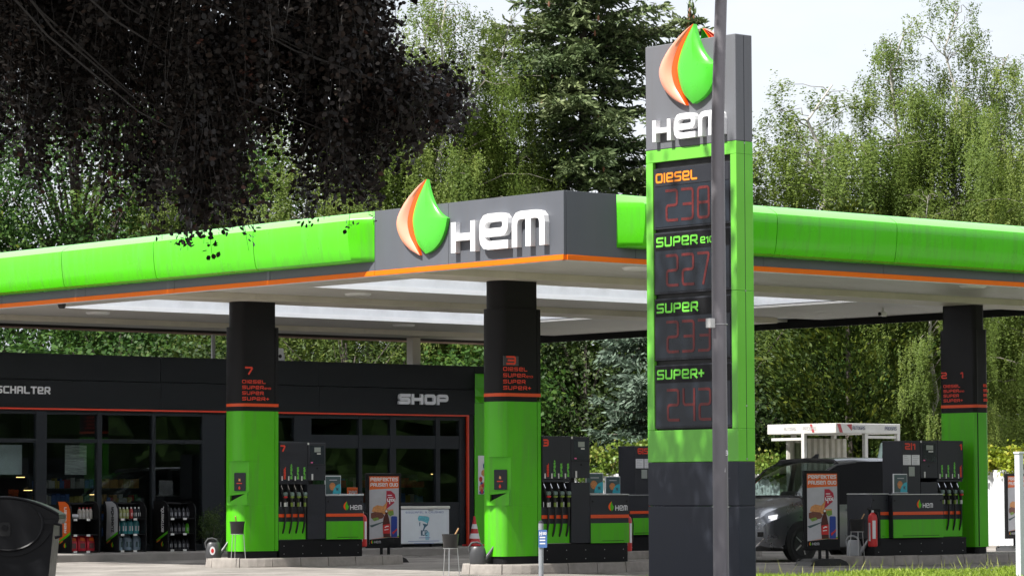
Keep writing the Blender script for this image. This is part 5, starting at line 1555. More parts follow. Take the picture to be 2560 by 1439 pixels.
# ------------------------------------------------------------------ gas shelter
def shelter():
    X0, Y0, W_ = 19.6, 13.2, 2.05
    t = thing('gas_shelter', 'white open gas filling shelter with faded lettering behind the van', 'shelter', (20.6, 14.2, GZ))
    SW = mat('shelter_white', (.66,.65,.61), .5, var=.12, scale=2.5)
    MB().box((X0, Y0, 2.585), (X0+W_, Y0+W_+.02, 2.80), .01).build('roof', SW, t, True)
    for (x, y) in ((X0+.03,Y0+.98),(X0+.98,Y0+.06),(X0+W_-.06,Y0+.04),(X0+.5,Y0+W_-.3),(X0+W_-.06,Y0+W_-.1)):
        MB().box((x-.045,y-.045,GZ), (x+.045,y+.045,2.584), .006).build('post', SW, t, True)
    MB().box((X0+1.03, Y0+.03, 2.48), (X0+W_-.1, Y0+.09, 2.54), .005).build('top_rail', SW, t, True)
    MB().box((X0+.0, Y0+1.03, 2.44), (X0+.06, Y0+W_-.1, 2.50), .005).build('top_rail', SW, t, True)
    # corrugated back panels, sheet by sheet
    RIB = mat('shelter_panel', (.52,.50,.44), .5, var=.12)
    for i in range(10):
        a = X0 + .15 + i*.188
        MB().prism([(a,Y0+1.60),(a+.04,Y0+1.56),(a+.12,Y0+1.56),(a+.16,Y0+1.60),(a+.186,Y0+1.60),(a+.186,Y0+1.615),(a,Y0+1.615)], 'z', .3, 2.50).build('corrugated_sheet', RIB, t, True)
    MB().box((X0+.15, Y0+1.616, .3), (X0+W_-.05, Y0+1.64, 2.5)).build('back_frame', SW, t, True)
    MB().box((X0+.35, Y0+1.2, .4), (X0+.36, Y0+W_, 2.4)).build('side_pane', glassmat('shelter_glass', (.55,.6,.5)), t, True)
    MB().prism([(X0+1.55,1.55),(X0+1.80,2.38),(X0+1.86,2.40),(X0+1.85,2.2),(X0+1.75,1.5)], 'y', Y0+.35, Y0+.37).build('pale_banner', mat('banner_teal', (.45,.62,.60), .5), t, True)
    tm = MB()
    text(tm, 'PROGAS', (X0+1.55, Y0-.001, 2.66), h=.085, width=.38, sw=.2, **FY)
    tm.build('roof_lettering', mat('faded_ink', (.16,.17,.22), .5, var=.3), t, True)
    tm = MB()
    text(tm, 'AUTOGAS', (X0+.52, Y0-.001, 2.665), h=.08, width=.40, sw=.17, **FY)
    tm.build('roof_lettering', mat('faded_ink', (.16,.17,.22), .5, var=.3), t, True)
    tm = MB()
    text(tm, 'PROGAS', (X0-.001, Y0+.98, 2.665), h=.075, width=.40, sw=.16, **FX)
    tm.build('roof_lettering', mat('very_faded_ink', (.45,.45,.46), .5), t, True)
    tm = MB()
    text(tm, 'AUTOGAS', (X0-.001, Y0+1.55, 2.665), h=.07, width=.36, sw=.14, **FX)
    tm.build('roof_lettering', mat('very_faded_ink', (.45,.45,.46), .5), t, True)
    rm = mat('faded_red', (.42,.06,.07), .5, var=.3, scale=12)
    for a in (.12, .38):
        MB().plate([(a,2.60),(a+.10,2.60),(a+.02,2.79),(a-.08,2.79)] if a < .2 else [(a-.04,2.77),(a+.12,2.79),(a+.12,2.64)], (X0,Y0,0), (1,0,0), (0,0,1), (0,-1,0), .0005, .003).build('red_stripe', rm, t, True)
    MB().plate([(1.35,2.61),(1.42,2.61),(1.34,2.79),(1.27,2.79)], (X0,Y0+2.05,0), (0,-1,0), (0,0,1), (-1,0,0), .0005, .003).build('red_stripe', rm, t, True)
    # the pump inside
    MB().box((X0+.9, Y0+.8, GZ), (X0+1.4, Y0+1.2, 1.5), .03).build('gas_pump', SW, t, True)
    return t
shelter()

# ------------------------------------------------------------------ white fence of ribbed boards
WF = mat('fence_white', (.74,.75,.77), .5, var=.06, scale=2.0, stretch=(1,1,.3))
fence = thing('white_fence', 'white fence of upright ribbed boards behind the yard, lit by the sun', 'fence', (25.0, 20, GZ))
fme = MB().prism([(25.0,.008),(24.965,.03),(24.965,.15),(25.0,.172),(25.03,.172),(25.03,.008)], 'z', GZ+.06, 1.80).mesh('fence_board', WF)
for i in range(104):
    o = link('fence_board', fme, fence, True, (0, 9.5 + i*.18, random.uniform(-.006,.006)))
MB().box((25.032, 9.5, .4), (25.07, 28.2, .5)).build('fence_rail', STEEL, fence, True)
MB().box((25.032, 9.5, 1.4), (25.07, 28.2, 1.5)).build('fence_rail', STEEL, fence, True)
for i in range(10): MB().box((25.072, 9.5+2.05*i, GZ), (25.13, 9.56+2.05*i, 1.75)).build('fence_post', STEEL, fence, True)
MB().box((24.9, 9.3, GZ-.02), (25.1, 28.4, GZ+.058), .01).build('fence_footing', CONC, fence, True)
BEECH = [
(-10.96, -2.53, 7.85, 5.14, 0.18, 1.75),(-11.46, -3.72, 7.64, 4.7, 0.15, 1.75),(-10.36, -2.36, 7.94, 4.96, 0.14, 1.75),(-9.94, -2.15, 8.02, 5.67, 0.18, 1.75),(-9.99, -2.71, 7.94, 4.81, 0.16, 1.75),(-10.98, -4.5, 7.59, 4.76, 0.13, 1.75),
(-11.28, -5.36, 7.44, 5.25, 0.15, 1.75),(-10.87, -5.14, 7.51, 5.03, 0.13, 1.75),(-10.45, -4.87, 7.6, 4.22, 0.12, 1.75),(-9.54, -3.51, 5.47, 4.52, 0.12, 1.6),(-8.99, -3.14, 6.67, 4.83, 0.14, 1.75),(-11.03, -6.45, 6.13, 4.22, 0.14, 1.75),
(-10.52, -5.7, 5.34, 4.47, 0.13, 1.6),(-10.83, -6.39, 6.15, 4.02, 0.11, 1.75),(-10.9, -6.51, 5.03, 4.06, 0.1, 1.6),(-9.23, -4.36, 6.51, 4.27, 0.1, 1.75),(-10.26, -5.71, 5.18, 4.35, 0.09, 1.6),(-10.42, -6.22, 6.2, 4.79, 0.11, 1.75),
(-8.73, -4.23, 6.57, 5.33, 0.14, 1.75),(-8.34, -4.05, 7.94, 5.43, 0.14, 1.75),(-8.4, -4.5, 7.87, 5.24, 0.14, 1.75),(-8.47, -4.94, 7.81, 5.06, 0.14, 1.75),(-8.02, -4.7, 7.89, 4.69, 0.13, 1.75),(-8.06, -4.94, 7.85, 4.43, 0.09, 1.75),
(-9.57, -6.86, 5.27, 4.31, 0.08, 1.6),(-8.12, -5.28, 7.8, 4.46, 0.1, 1.75),(-8.11, -5.36, 5.55, 4.59, 0.1, 1.6),(-8.93, -6.66, 6.27, 4.58, 0.13, 1.75),(-7.78, -5.38, 6.51, 4.58, 0.08, 1.75),(-8.76, -6.87, 5.95, 4.71, 0.08, 1.75),
(-7.75, -5.86, 5.95, 5.26, 0.09, 1.75),(-8.6, -7.1, 5.76, 5.27, 0.08, 1.75),(-6.64, -4.89, 6.13, 5.63, 0.11, 1.75),(-6.7, -5.23, 6.09, 5.64, 0.11, 1.75),(-6.61, -5.36, 6.09, 5.71, 0.1, 1.75),(-6.65, -5.55, 6.06, 5.78, 0.07, 1.75),
(-11.95, -3.74, 7.76, 6.2, 0.25, 0.55),(-12.03, -3.8, 7.74, 5.64, 0.25, 0.55),(-12.38, -4.79, 7.57, 5.92, 0.24, 0.55),(-12.42, -4.83, 7.56, 5.3, 0.24, 0.55),(-11.64, -4.06, 7.75, 6.34, 0.25, 0.55),(-11.06, -3.17, 7.94, 5.61, 0.25, 0.55),
(-11.49, -4.13, 7.76, 6.36, 0.25, 0.55),(-10.2, -2.3, 8.16, 5.79, 0.26, 0.55),(-9.96, -2.33, 8.19, 6.37, 0.26, 0.55),(-10.82, -3.65, 7.9, 5.46, 0.25, 0.55),(-10.23, -3.08, 8.05, 6.3, 0.26, 0.55),(-10.9, -4.12, 7.83, 5.41, 0.25, 0.55),
(-11.7, -5.88, 7.49, 6.13, 0.24, 0.55),(-10.2, -3.38, 8.01, 5.79, 0.26, 0.55),(-10.78, -4.95, 7.73, 6.19, 0.25, 0.55),(-10.53, -4.47, 7.82, 5.63, 0.25, 0.55),(-9.9, -3.91, 7.97, 6.4, 0.26, 0.55),(-11.05, -5.55, 7.61, 5.39, 0.24, 0.55),
(-11.2, -6.25, 7.5, 5.86, 0.24, 0.55),(-9.61, -3.98, 8.0, 5.51, 0.26, 0.55),(-11.16, -6.66, 7.45, 5.15, 0.24, 0.55),(-10.88, -6.59, 7.49, 5.46, 0.24, 0.55),(-9.32, -4.87, 7.91, 5.44, 0.25, 0.55),(-10.35, -6.68, 7.54, 5.35, 0.24, 0.55),
(-9.38, -5.7, 7.78, 6.31, 0.25, 0.55),(-9.01, -5.24, 7.89, 5.58, 0.25, 0.55),(-8.84, -5.24, 7.91, 6.46, 0.25, 0.55),(-8.79, -5.36, 7.9, 5.43, 0.25, 0.55),(-8.42, -5.03, 7.99, 6.25, 0.26, 0.55),(-7.8, -4.31, 8.16, 5.91, 0.26, 0.55),
(-7.5, -4.29, 8.2, 6.42, 0.26, 0.55),(-9.08, -6.52, 7.71, 5.64, 0.25, 0.55),(-8.21, -5.71, 7.92, 6.48, 0.25, 0.55),(-9.42, -7.28, 7.56, 5.44, 0.24, 0.55),(-8.37, -4.3, 7.9, 6.11, 0.2, 1.1),(-8.45, -4.79, 7.83, 6.06, 0.2, 1.1),
(-8.52, -5.28, 7.76, 6.0, 0.19, 1.1),(-8.6, -5.76, 7.68, 5.95, 0.19, 1.1),(-9.2, -6.82, 7.47, 5.8, 0.19, 1.1),(-7.42, -4.8, 7.94, 6.14, 0.2, 1.1),(-8.92, -6.61, 6.32, 5.34, 0.16, 1.1),(-8.45, -6.26, 6.22, 5.18, 0.16, 1.1),
(-8.24, -6.25, 6.05, 5.1, 0.16, 1.1),(-8.85, -7.29, 5.76, 4.98, 0.16, 1.1),(-7.84, -6.34, 5.92, 5.21, 0.16, 1.1),(-7.92, -6.72, 5.8, 5.35, 0.16, 1.1),(-8.25, -7.32, 5.65, 5.32, 0.16, 1.1),(-10.28, -5.06, 7.59, 6.47, 0.18, 0.2),
(-10.35, -5.55, 7.51, 6.4, 0.18, 0.2),(-10.43, -6.04, 7.44, 6.34, 0.18, 0.2),(-10.51, -6.53, 7.37, 6.28, 0.17, 0.2),(-8.56, -4.15, 7.9, 6.72, 0.19, 0.2),(-11.31, -2.75, 7.97, 5.92, 0.21, 0.4),(-11.43, -3.29, 7.88, 5.8, 0.21, 0.4),
(-11.05, -3.02, 7.96, 6.16, 0.21, 0.4),(-10.3, -2.19, 8.17, 5.98, 0.21, 0.4),(-10.07, -2.17, 8.2, 6.46, 0.22, 0.4),(-10.7, -3.49, 7.94, 6.42, 0.21, 0.4),(-11.02, -4.32, 7.79, 5.97, 0.2, 0.4),(-10.23, -3.44, 8.0, 6.49, 0.21, 0.4),
(-11.71, -5.99, 7.48, 5.99, 0.19, 0.4),(-10.07, -3.87, 7.96, 6.22, 0.21, 0.4),(-9.41, -3.24, 8.12, 6.2, 0.21, 0.4),(-11.24, -6.22, 7.5, 6.03, 0.19, 0.4),(-10.06, -4.82, 7.83, 6.65, 0.2, 0.25),(-10.61, -5.91, 7.62, 6.48, 0.2, 0.25),
(-8.68, -3.52, 8.17, 6.93, 0.22, 0.25),(-9.23, -4.61, 7.95, 6.75, 0.21, 0.25),(-9.79, -5.69, 7.74, 6.58, 0.2, 0.25),(-9.36, -5.4, 7.83, 6.35, 0.2, 0.4),(-8.01, -3.89, 8.19, 6.08, 0.22, 0.4),(-10.36, -7.34, 7.44, 5.89, 0.19, 0.4),
(-9.91, -7.03, 7.54, 5.57, 0.2, 0.4),(-8.46, -5.42, 7.93, 5.88, 0.21, 0.4),(-8.72, -6.06, 7.81, 6.12, 0.2, 0.4),(-8.99, -3.14, 6.64, 5.78, 0.21, 0.7),(-9.54, -4.24, 6.48, 5.64, 0.21, 0.7),(-10.09, -5.34, 6.31, 5.5, 0.2, 0.7),
(-10.65, -6.42, 6.14, 5.36, 0.19, 0.7),(-8.7, -4.04, 6.57, 5.72, 0.21, 0.7),(-9.26, -5.12, 6.4, 5.58, 0.21, 0.7)
]

# ------------------------------------------------------------------ vegetation
def leaf_mesh(name, P, S, tint, m, aspect=.6, droop=.4, axis=None, hexa=False, up=0.0, off=(0, 0, 0), nrm=None, nj=.5):
    P = np.asarray(P, float) - np.asarray(off, float)
    n = len(P)
    S = np.broadcast_to(np.asarray(S, float), (n,))[:, None]
    a = rng.normal(size=(n, 3)) if axis is None else np.asarray(axis, float) + rng.normal(size=(n, 3))*.35
    a[:, 2] -= droop
    a /= np.linalg.norm(a, axis=1)[:, None] + 1e-9
    if nrm is None:
        b = rng.normal(size=(n, 3))
        b -= a*(a*b).sum(1)[:, None]
        b /= np.linalg.norm(b, axis=1)[:, None] + 1e-9
    else:
        q = np.asarray(nrm, float)
        q = q/(np.linalg.norm(q, axis=1)[:, None] + 1e-9) + rng.normal(size=(n, 3))*nj
        q /= np.linalg.norm(q, axis=1)[:, None] + 1e-9
        a -= q*(a*q).sum(1)[:, None]
        a /= np.linalg.norm(a, axis=1)[:, None] + 1e-9
        b = np.cross(q, a)
    if hexa:
        k = 6
        nn = np.cross(a, b)
        V = np.stack([P-a*S*.5, P-a*S*.18+b*S*aspect*.45+nn*S*.06, P+a*S*.2+b*S*aspect*.42+nn*S*.05, P+a*S*.5, P+a*S*.2-b*S*aspect*.42+nn*S*.05, P-a*S*.18-b*S*aspect*.45+nn*S*.06], 1)
    else:
        k = 4
        V = np.stack([P-a*S*.5, P+b*S*aspect*.5, P+a*S*.5, P-b*S*aspect*.5], 1)
    me = bpy.data.meshes.new(name)
    me.vertices.add(n*k); me.loops.add(n*k); me.polygons.add(n)
    me.vertices.foreach_set('co', V.reshape(-1).astype(np.float32))
    me.loops.foreach_set('vertex_index', np.arange(n*k, dtype=np.int32))
    me.polygons.foreach_set('loop_start', np.arange(0, n*k, k, dtype=np.int32))
    me.polygons.foreach_set('loop_total', np.full(n, k, dtype=np.int32))
    at = me.attributes.new('tint', 'FLOAT', 'FACE')
    at.data.foreach_set('value', np.clip(np.asarray(tint, float), 0, 1).astype(np.float32))
    me.materials.append(m)
    me.update()
    return me
L_BIRCH = leafmat('birch_leaf', [(0,(.075,.125,.020)),(.5,(.150,.215,.040)),(1,(.245,.295,.070))], .45)
L_SPRUCE = leafmat('spruce_needle', [(0,(.034,.060,.022)),(.55,(.090,.130,.048)),(1,(.19,.225,.10))], .10)
L_BLUE = leafmat('blue_spruce_needle', [(0,(.040,.066,.040)),(.5,(.115,.165,.115)),(1,(.235,.30,.235))], .10)
L_DARK = leafmat('maple_leaf', [(0,(.014,.045,.008)),(.5,(.045,.105,.017)),(.9,(.10,.17,.022)),(1,(.20,.22,.03))], .28)
L_THUJA = leafmat('thuja_spray', [(0,(.016,.034,.007)),(.5,(.046,.078,.011)),(1,(.14,.165,.02))], .15)
L_BEECH = leafmat('copper_beech_leaf', [(0,(.010,.009,.0075)),(.6,(.021,.0165,.0140)),(.95,(.040,.027,.020)),(1,(.085,.038,.028))], .14, .40)
L_SHRUB = leafmat('shrub_leaf', [(0,(.010,.022,.006)),(.5,(.032,.060,.012)),(1,(.11,.14,.024))], .22)
L_IVY = leafmat('ivy_leaf', [(0,(.05,.10,.015)),(.6,(.16,.24,.035)),(1,(.32,.28,.08))], .25, .4)
L_HEDGE = leafmat('hedge_leaf', [(0,(.08,.13,.01)),(.6,(.26,.32,.02)),(1,(.40,.36,.05))], .3)
L_GRASS = leafmat('grass_blade', [(0,(.10,.16,.012)),(.6,(.26,.36,.04)),(1,(.45,.44,.14))], .3)
L_PINE = leafmat('dwarf_pine', [(0,(.015,.035,.010)),(.6,(.05,.09,.02)),(1,(.12,.16,.05))], .1)
BARKW = mat('birch_bark', (.42,.40,.36), .8, var=.45, scale=3, stretch=(1,1,.5))
BARKG = mat('grey_bark', (.10,.085,.07), .9, var=.3, scale=6, stretch=(1,1,.25), bump=.3)
BARKB = mat('beech_bark', (.026,.024,.022), .85, var=.2, scale=4, bump=.15)

def tree_root(name, label, base, cat='tree', group=None):
    return thing(name, label, cat, base, 0, group)
PROTO = {}
def birch_proto(seed, H=14.0, Rad=3.0, low=.15):
    r = np.random.default_rng(seed)
    n = 12
    tp = [(r.normal()*.05*k**.5, r.normal()*.05*k**.5, H*.985*k/n) for k in range(n+1)]
    trunk = MB().tube(tp, [.17*(1-.93*(k/n)**.9)+.008 for k in range(n+1)], 9).mesh('trunk', BARKW)
    tpa = np.array(tp)
    br = MB()
    PS, TT = [], []
    nb = 64
    for i in range(nb):
        f = min(.985, low + (1-low)*(i+.5)/nb + r.normal()*.02)
        o = np.array([np.interp(f*n, range(n+1), tpa[:, k]) for k in range(3)])
        az = i*2.399 + r.normal()*.35
        g = (f-low)/(1-low)
        ln = Rad*(.42 + .80*math.sin(math.pi*min(1, .30+.70*g))**.8)*r.uniform(.5, 1.15)
        if g > .86: ln = max(.4, ln*.8)
        s = np.linspace(0, 1, 8)
        rise, drp = r.uniform(.70, 1.05), r.uniform(.45, .85)
        path = np.stack([o[0]+np.cos(az)*ln*s*.92, o[1]+np.sin(az)*ln*s*.92, o[2]+ln*(rise*s-drp*s*s)], 1)
        path[1:] += r.normal(size=(7, 3))*.06
        br.tube([tuple(p) for p in path], [.026*(1-g*.6)*(1-.9*q)+.003 for q in s], 4)
        ng = max(2, int(3.4*ln))                       # drooping sprays, each a bunch of strands
        for j in range(ng):
            q = r.uniform(.22, 1)**.75
            c = np.array([np.interp(q, s, path[:, k]) for k in range(3)]) + r.normal(size=3)*np.array([.16,.16,.08])*(.6+.4*ln)
            tg = .5+r.normal()*.17
            Lg = r.uniform(.55, 1.75)*(.55+.30*ln)*(1.0 if g < .8 else .55)
            sp = r.uniform(.10, .22)*(1 if g < .85 else .7)
            sw0 = r.normal(size=2)*.10
            for _ in range(int(r.uniform(6, 11))):
                st = c + r.normal(size=3)*np.array([sp, sp, .12])
                L_ = Lg*r.uniform(.45, 1.05)
                m_ = max(6, int(L_/.030))
                u = r.uniform(0, 1, m_)
                sw = sw0 + r.normal(size=2)*.06
                PS.append(np.stack([st[0]+sw[0]*u*L_+r.normal(size=m_)*.035, st[1]+sw[1]*u*L_+r.normal(size=m_)*.035, st[2]+.06-u*L_], 1))
                TT.append(np.full(m_, tg)+r.normal(size=m_)*.07)
    P = np.concatenate(PS)
    nr = P*np.array([1, 1, 0]) + np.array([0, 0, .5*Rad])
    crown = leaf_mesh('crown', P, r.uniform(.052, .082, len(P)), np.concatenate(TT), L_BIRCH, .66, .7, nrm=nr, nj=.42)
    return trunk, br.mesh('branches', mat('birch_twig', (.20,.18,.15), .8, var=.3, scale=4)), crown, len(P)
def birch(label, base, H, Rad, seed, dens=1.0, low=.16, lean=(0, 0), trunk=.17):
    k = seed % 3
    new = 0
    if k not in PROTO: PROTO[k] = birch_proto(300+k); new = PROTO[k][3]
    t = tree_root('birch_tree', label, (base[0], base[1], GZ))
    t.rotation_euler = (lean[0], lean[1], seed*1.7)
    t.scale = (Rad/2.55, Rad/2.55, H/14.0)
    for nm, me in zip(('trunk', 'branches', 'crown'), PROTO[k][:3]):
        o = link(nm, me, t)
        if nm == 'branches': o['kind'] = 'stuff'
    return t, new
def spruce(label, base, H, Rad, seed, m=None, zlow=1.2, step=.34, name='spruce_tree', per=6, gap=None, cones=False):
    r = np.random.default_rng(seed)
    t = tree_root(name, label, (base[0], base[1], GZ))
    MB().tube([(0,0,-.1),(0.03,0,H*.4),(0,.04,H*.98)], [.22,.15,.015], 9).build('trunk', BARKG, t)
    br = MB()
    PS, AX, TT = [], [], []
    z = zlow
    CP = []
    while z < H-.25:
        g = z/H
        Rz = Rad*(1-g)**.72 + .12
        for k in range(per):
            az = k*2*math.pi/per + z*1.9 + r.normal()*.22
            ln = Rz*r.uniform(.55, 1.1)*(1+.28*math.sin(az*2.0+z*1.3+seed)+.18*math.sin(az*3.0-z*2.1))
            if gap and r.uniform() < gap: continue
            d = np.array([math.cos(az), math.sin(az), 0]); side = np.array([-d[1], d[0], 0])
            s = np.linspace(0, 1, 6)
            dr = r.uniform(-.10, .38)
            path = np.array([0,0,z]) + d*ln*s[:, None]
            path[:, 2] += ln*(-dr*1.5*s + dr*1.25*s*s + .05)
            br.tube([tuple(p) for p in path], [.035*(1-.85*q)+.004 for q in s], 4)
            tb = r.normal()*.16
            nn = max(3, int(ln/.085))
            for j in range(nn):
                q = (j+.6)/nn
                if q < .12: continue
                c = np.array([np.interp(q, s, path[:, kk]) for kk in range(3)])
                for sg in (-1, 1):
                    bl = (.22+.26*ln*(1-q*.7))*r.uniform(.6, 1.15)
                    dv_ = d*.65 + side*sg*r.uniform(.5, 1.0) + np.array([0,0,-.25+r.normal()*.30])
                    dv_ /= np.linalg.norm(dv_)
                    m_ = max(3, int(bl/.074))
                    u = np.linspace(.08, 1, m_)[:, None]
                    p = c + dv_*bl*u + r.normal(size=(m_, 3))*.028
                    PS.append(p); AX.append(np.repeat(dv_[None], m_, 0)+np.array([0,0,.12])); TT.append(.38+tb+.30*u[:, 0]*q+r.normal(size=m_)*.12)
            tip = path[-1] + r.normal(size=(10, 3))*.05
            PS.append(tip); AX.append(np.repeat(d[None], 10, 0)); TT.append(.75+r.normal(size=10)*.1)
            if cones and r.uniform() < .12: CP.append(path[-1]*.9 + np.array([0,0,.9*0]) + r.normal(size=3)*.08)
        z += step*r.uniform(.55, 1.45)
    tp = np.array([[0,0,H]]) + r.normal(size=(40, 3))*np.array([.06,.06,.25]) - np.array([0,0,.2])
    PS.append(tp); AX.append(np.repeat([[0,0,1.]], 40, 0)); TT.append(np.full(40, .6))
    br.build('branches', BARKG, t)['kind'] = 'stuff'
    P = np.concatenate(PS)
    link('crown', leaf_mesh('crown', P, r.uniform(.17, .30, len(P)), np.concatenate(TT), m or L_SPRUCE, .30, .05, np.concatenate(AX)), t)
    if cones:
        cm = MB().lathe([(.01,-.11),(.03,-.08),(.035,-.02),(.025,.04),(.006,.07)], n=7).mesh('seed_cone', mat('seed_cone', (.16,.07,.035), .8, var=.2))
        for c in CP[:70]: link('seed_cone', cm, t, False, tuple(c))
        for k in range(26):
            a = r.uniform(0, 6.28); zz = H - r.uniform(.15, 2.2); q = (H-zz)*.26
            link('seed_cone', cm, t, False, (q*math.cos(a), q*math.sin(a), zz-.05))
    return t, len(P)
def leafy(name, label, base, H, Rx, seed, m, nc=150, per=85, z0=.25, size=(.10,.16), cat='tree', trunk=True, csz=.42, squash=.7, aspect=.72, group=None, shape=.5):
    r = np.random.default_rng(seed)
    t = tree_root(name, label, (base[0], base[1], GZ), cat, group)
    zc = H*(z0 + (1-z0)/2); rz = H*(1-z0)/2
    cs = []
    while len(cs) < nc:
        v = r.normal(size=3); v /= np.linalg.norm(v)
        rad = r.uniform(.25, 1)**shape
        v = v*rad
        lump = 1 + .18*math.sin(v[0]*7+seed) + .14*math.sin(v[2]*9+seed*2)
        cs.append((v[0]*Rx*lump, v[1]*Rx*lump, zc+v[2]*rz))
    cs = np.array(cs)
    if trunk:
        tb = MB()
        tb.tube([(0,0,-.1),(.05,0,H*.35),(0,.05,H*.8)], [.20*H/10,.14*H/10,.03], 9)
        tb.build('trunk', BARKG, t)
        b = MB()
        for c in cs[::4]:
            o = np.array([0,0,max(.3, c[2]*.62)])
            mid = (o+c)/2 + np.array([0,0,.12*H*.1])
            b.tube([tuple(o), tuple(mid), tuple(c)], [.05*H/10,.03*H/10,.008], 5)
        b.build('branches', BARKG, t)['kind'] = 'stuff'
    PS, TT = [], []
    for c in cs:
        k = int(per*r.uniform(.6, 1.4))
        p = c + r.normal(size=(k, 3))*csz*np.array([1,1,squash])*r.uniform(.7, 1.25)
        PS.append(p); TT.append(.42+r.normal()*.17+r.normal(size=k)*.08)
    P = np.concatenate(PS)
    P = P[P[:, 2] > .02]; n = len(P)
    nr = (P-np.array([0, 0, zc*.8]))*np.array([1, 1, .8]) + np.array([0, 0, .3*Rx])
    link('crown', leaf_mesh('crown', P, r.uniform(size[0], size[1], n), np.concatenate(TT)[:n], m, aspect, .25, nrm=nr, nj=.6), t)
    return t, n
def thuja(label, base, H, Rx, seed, n=1500):
    r = np.random.default_rng(seed)
    t = tree_root('thuja_tree', label, (base[0], base[1], GZ))
    MB().tube([(0,0,-.1),(0,0,H*.9)], [.14,.02], 8).build('trunk', BARKG, t)
    PS, AX, TT = [], [], []
    for i in range(n):
        z = H*r.uniform(.03, 1)**1.05
        g = z/H
        Rz = Rx*(1-g**2.2)**.6*(.85+.2*math.sin(z*2.3+seed)+.12*r.normal())
        a = r.uniform(0, 2*math.pi)
        Rr = max(.05, Rz*r.uniform(.62, 1.04))
        c = np.array([Rr*math.cos(a), Rr*math.sin(a), z])
        d = np.array([math.cos(a)*.7, math.sin(a)*.7, .55]); d /= np.linalg.norm(d)
        k = int(r.uniform(12, 22))
        u = r.uniform(0, 1, k)[:, None]
        sp = r.normal(size=(k, 3))*np.array([.13,.13,.10])
        PS.append(c + d*u*.42 + sp*(.4+u)); AX.append(np.repeat(d[None], k, 0)); TT.append(.30+.32*u[:, 0]+r.normal()*.17+r.normal(size=k)*.1)
    P = np.concatenate(PS)
    link('crown', leaf_mesh('crown', P, r.uniform(.12, .20, len(P)), np.concatenate(TT), L_THUJA, .42, .1, np.concatenate(AX)), t)
    return t, len(P)

tot = 0
def px_of(b): return b
_, k = leafy('maple_tree', 'dark green broadleaved tree behind the shop under the copper beech', (18.6, 41.4), 14.0, 4.6, 21, L_DARK, 430, 125, .06, (.095,.165), csz=.50); tot += k
_, k = leafy('maple_tree', 'yellowish green young broadleaved tree peeping over the canopy near the birch', (17.0, 36.8), 7.2, 2.6, 22, L_DARK, 120, 100, .15, (.09,.15), csz=.45); tot += k
_, k = leafy('maple_tree', 'broadleaved tree at the shaded end of the shop roof', (13.5, 43.5), 13.5, 4.2, 24, L_DARK, 330, 115, .06, (.095,.165), csz=.5); tot += k
_, k = leafy('maple_tree', 'tall broadleaved tree filling the gap behind the weeping birches', (24.5, 44.0), 14.5, 4.6, 26, L_DARK, 380, 105, .06, (.10,.17), csz=.5); tot += k
_, k = birch('slender weeping birch whose crown hangs behind the beech fringe', (20.3, 39.0), 12.5, 2.2, 31, 1.0); tot += k
_, k = birch('weeping birch behind the middle of the green fascia', (24.0, 38.2), 13.0, 2.8, 32, 1.15); tot += k
_, k = birch('weeping birch between the beech and the emblem sign', (25.2, 36.4), 13.8, 2.4, 36, 1.0); tot += k
_, k = birch('tall weeping birch rising above the emblem sign', (26.6, 34.9), 15.6, 2.5, 33, 1.25); tot += k
_, k = birch('full birch with a rounded top behind the emblem sign', (27.2, 36.3), 15.9, 2.6, 37, 1.3); tot += k
_, k = birch('thin pale birch with open crown beside the big spruce', (28.9, 35.0), 15.2, 1.7, 34, .85); tot += k
_, k = spruce('great dark spruce rising behind the canopy corner', (31.0, 33.9), 24.5, 4.4, 41, cones=True, zlow=3.0, step=.40, per=8); tot += k
_, k = spruce('second spruce with brown cones at its tip behind the totem', (32.2, 30.6), 15.2, 3.0, 42, cones=True, zlow=3.0, step=.36, per=7); tot += k
_, k = birch('weeping birch nearest the totem with a skirt of low branches', (34.9, 28.1), 13.0, 3.7, 51, 1.2, .2); tot += k
_, k = birch('rear birch filling the gap between the totem and the birch row', (38.4, 32.2), 12.6, 3.2, 61, 1.2); tot += k
_, k = birch('pale trunked birch in the middle of the birch row', (36.6, 26.9), 14.6, 2.6, 52, 1.2, .22); tot += k
_, k = birch('birch with the highest single top shoot', (37.4, 25.6), 15.2, 2.3, 53, 1.1, .2, (.01,-.012)); tot += k
_, k = birch('leaning birch at the far end of the birch row', (38.6, 24.6), 13.8, 2.7, 54, 1.2, .2); tot += k
_, k = birch('drooping birch behind the hedge beyond the far column', (35.4, 20.6), 12.2, 2.6, 55, 1.15, .14); tot += k
_, k = birch('low birch fringe with white trunk beside the thuja', (31.0, 20.6), 9.0, 1.5, 56, .8, .22, trunk=.24); tot += k
_, k = thuja('dense yellow green thuja behind the gas shelter', (29.6, 22.2), 8.4, 2.3, 61, 2300); tot += k
_, k = spruce('blue grey spruce with pale branches behind pump three', (26.9, 26.6), 7.6, 2.6, 71, L_BLUE, 1.6, .34, 'blue_spruce', 7, .12); tot += k
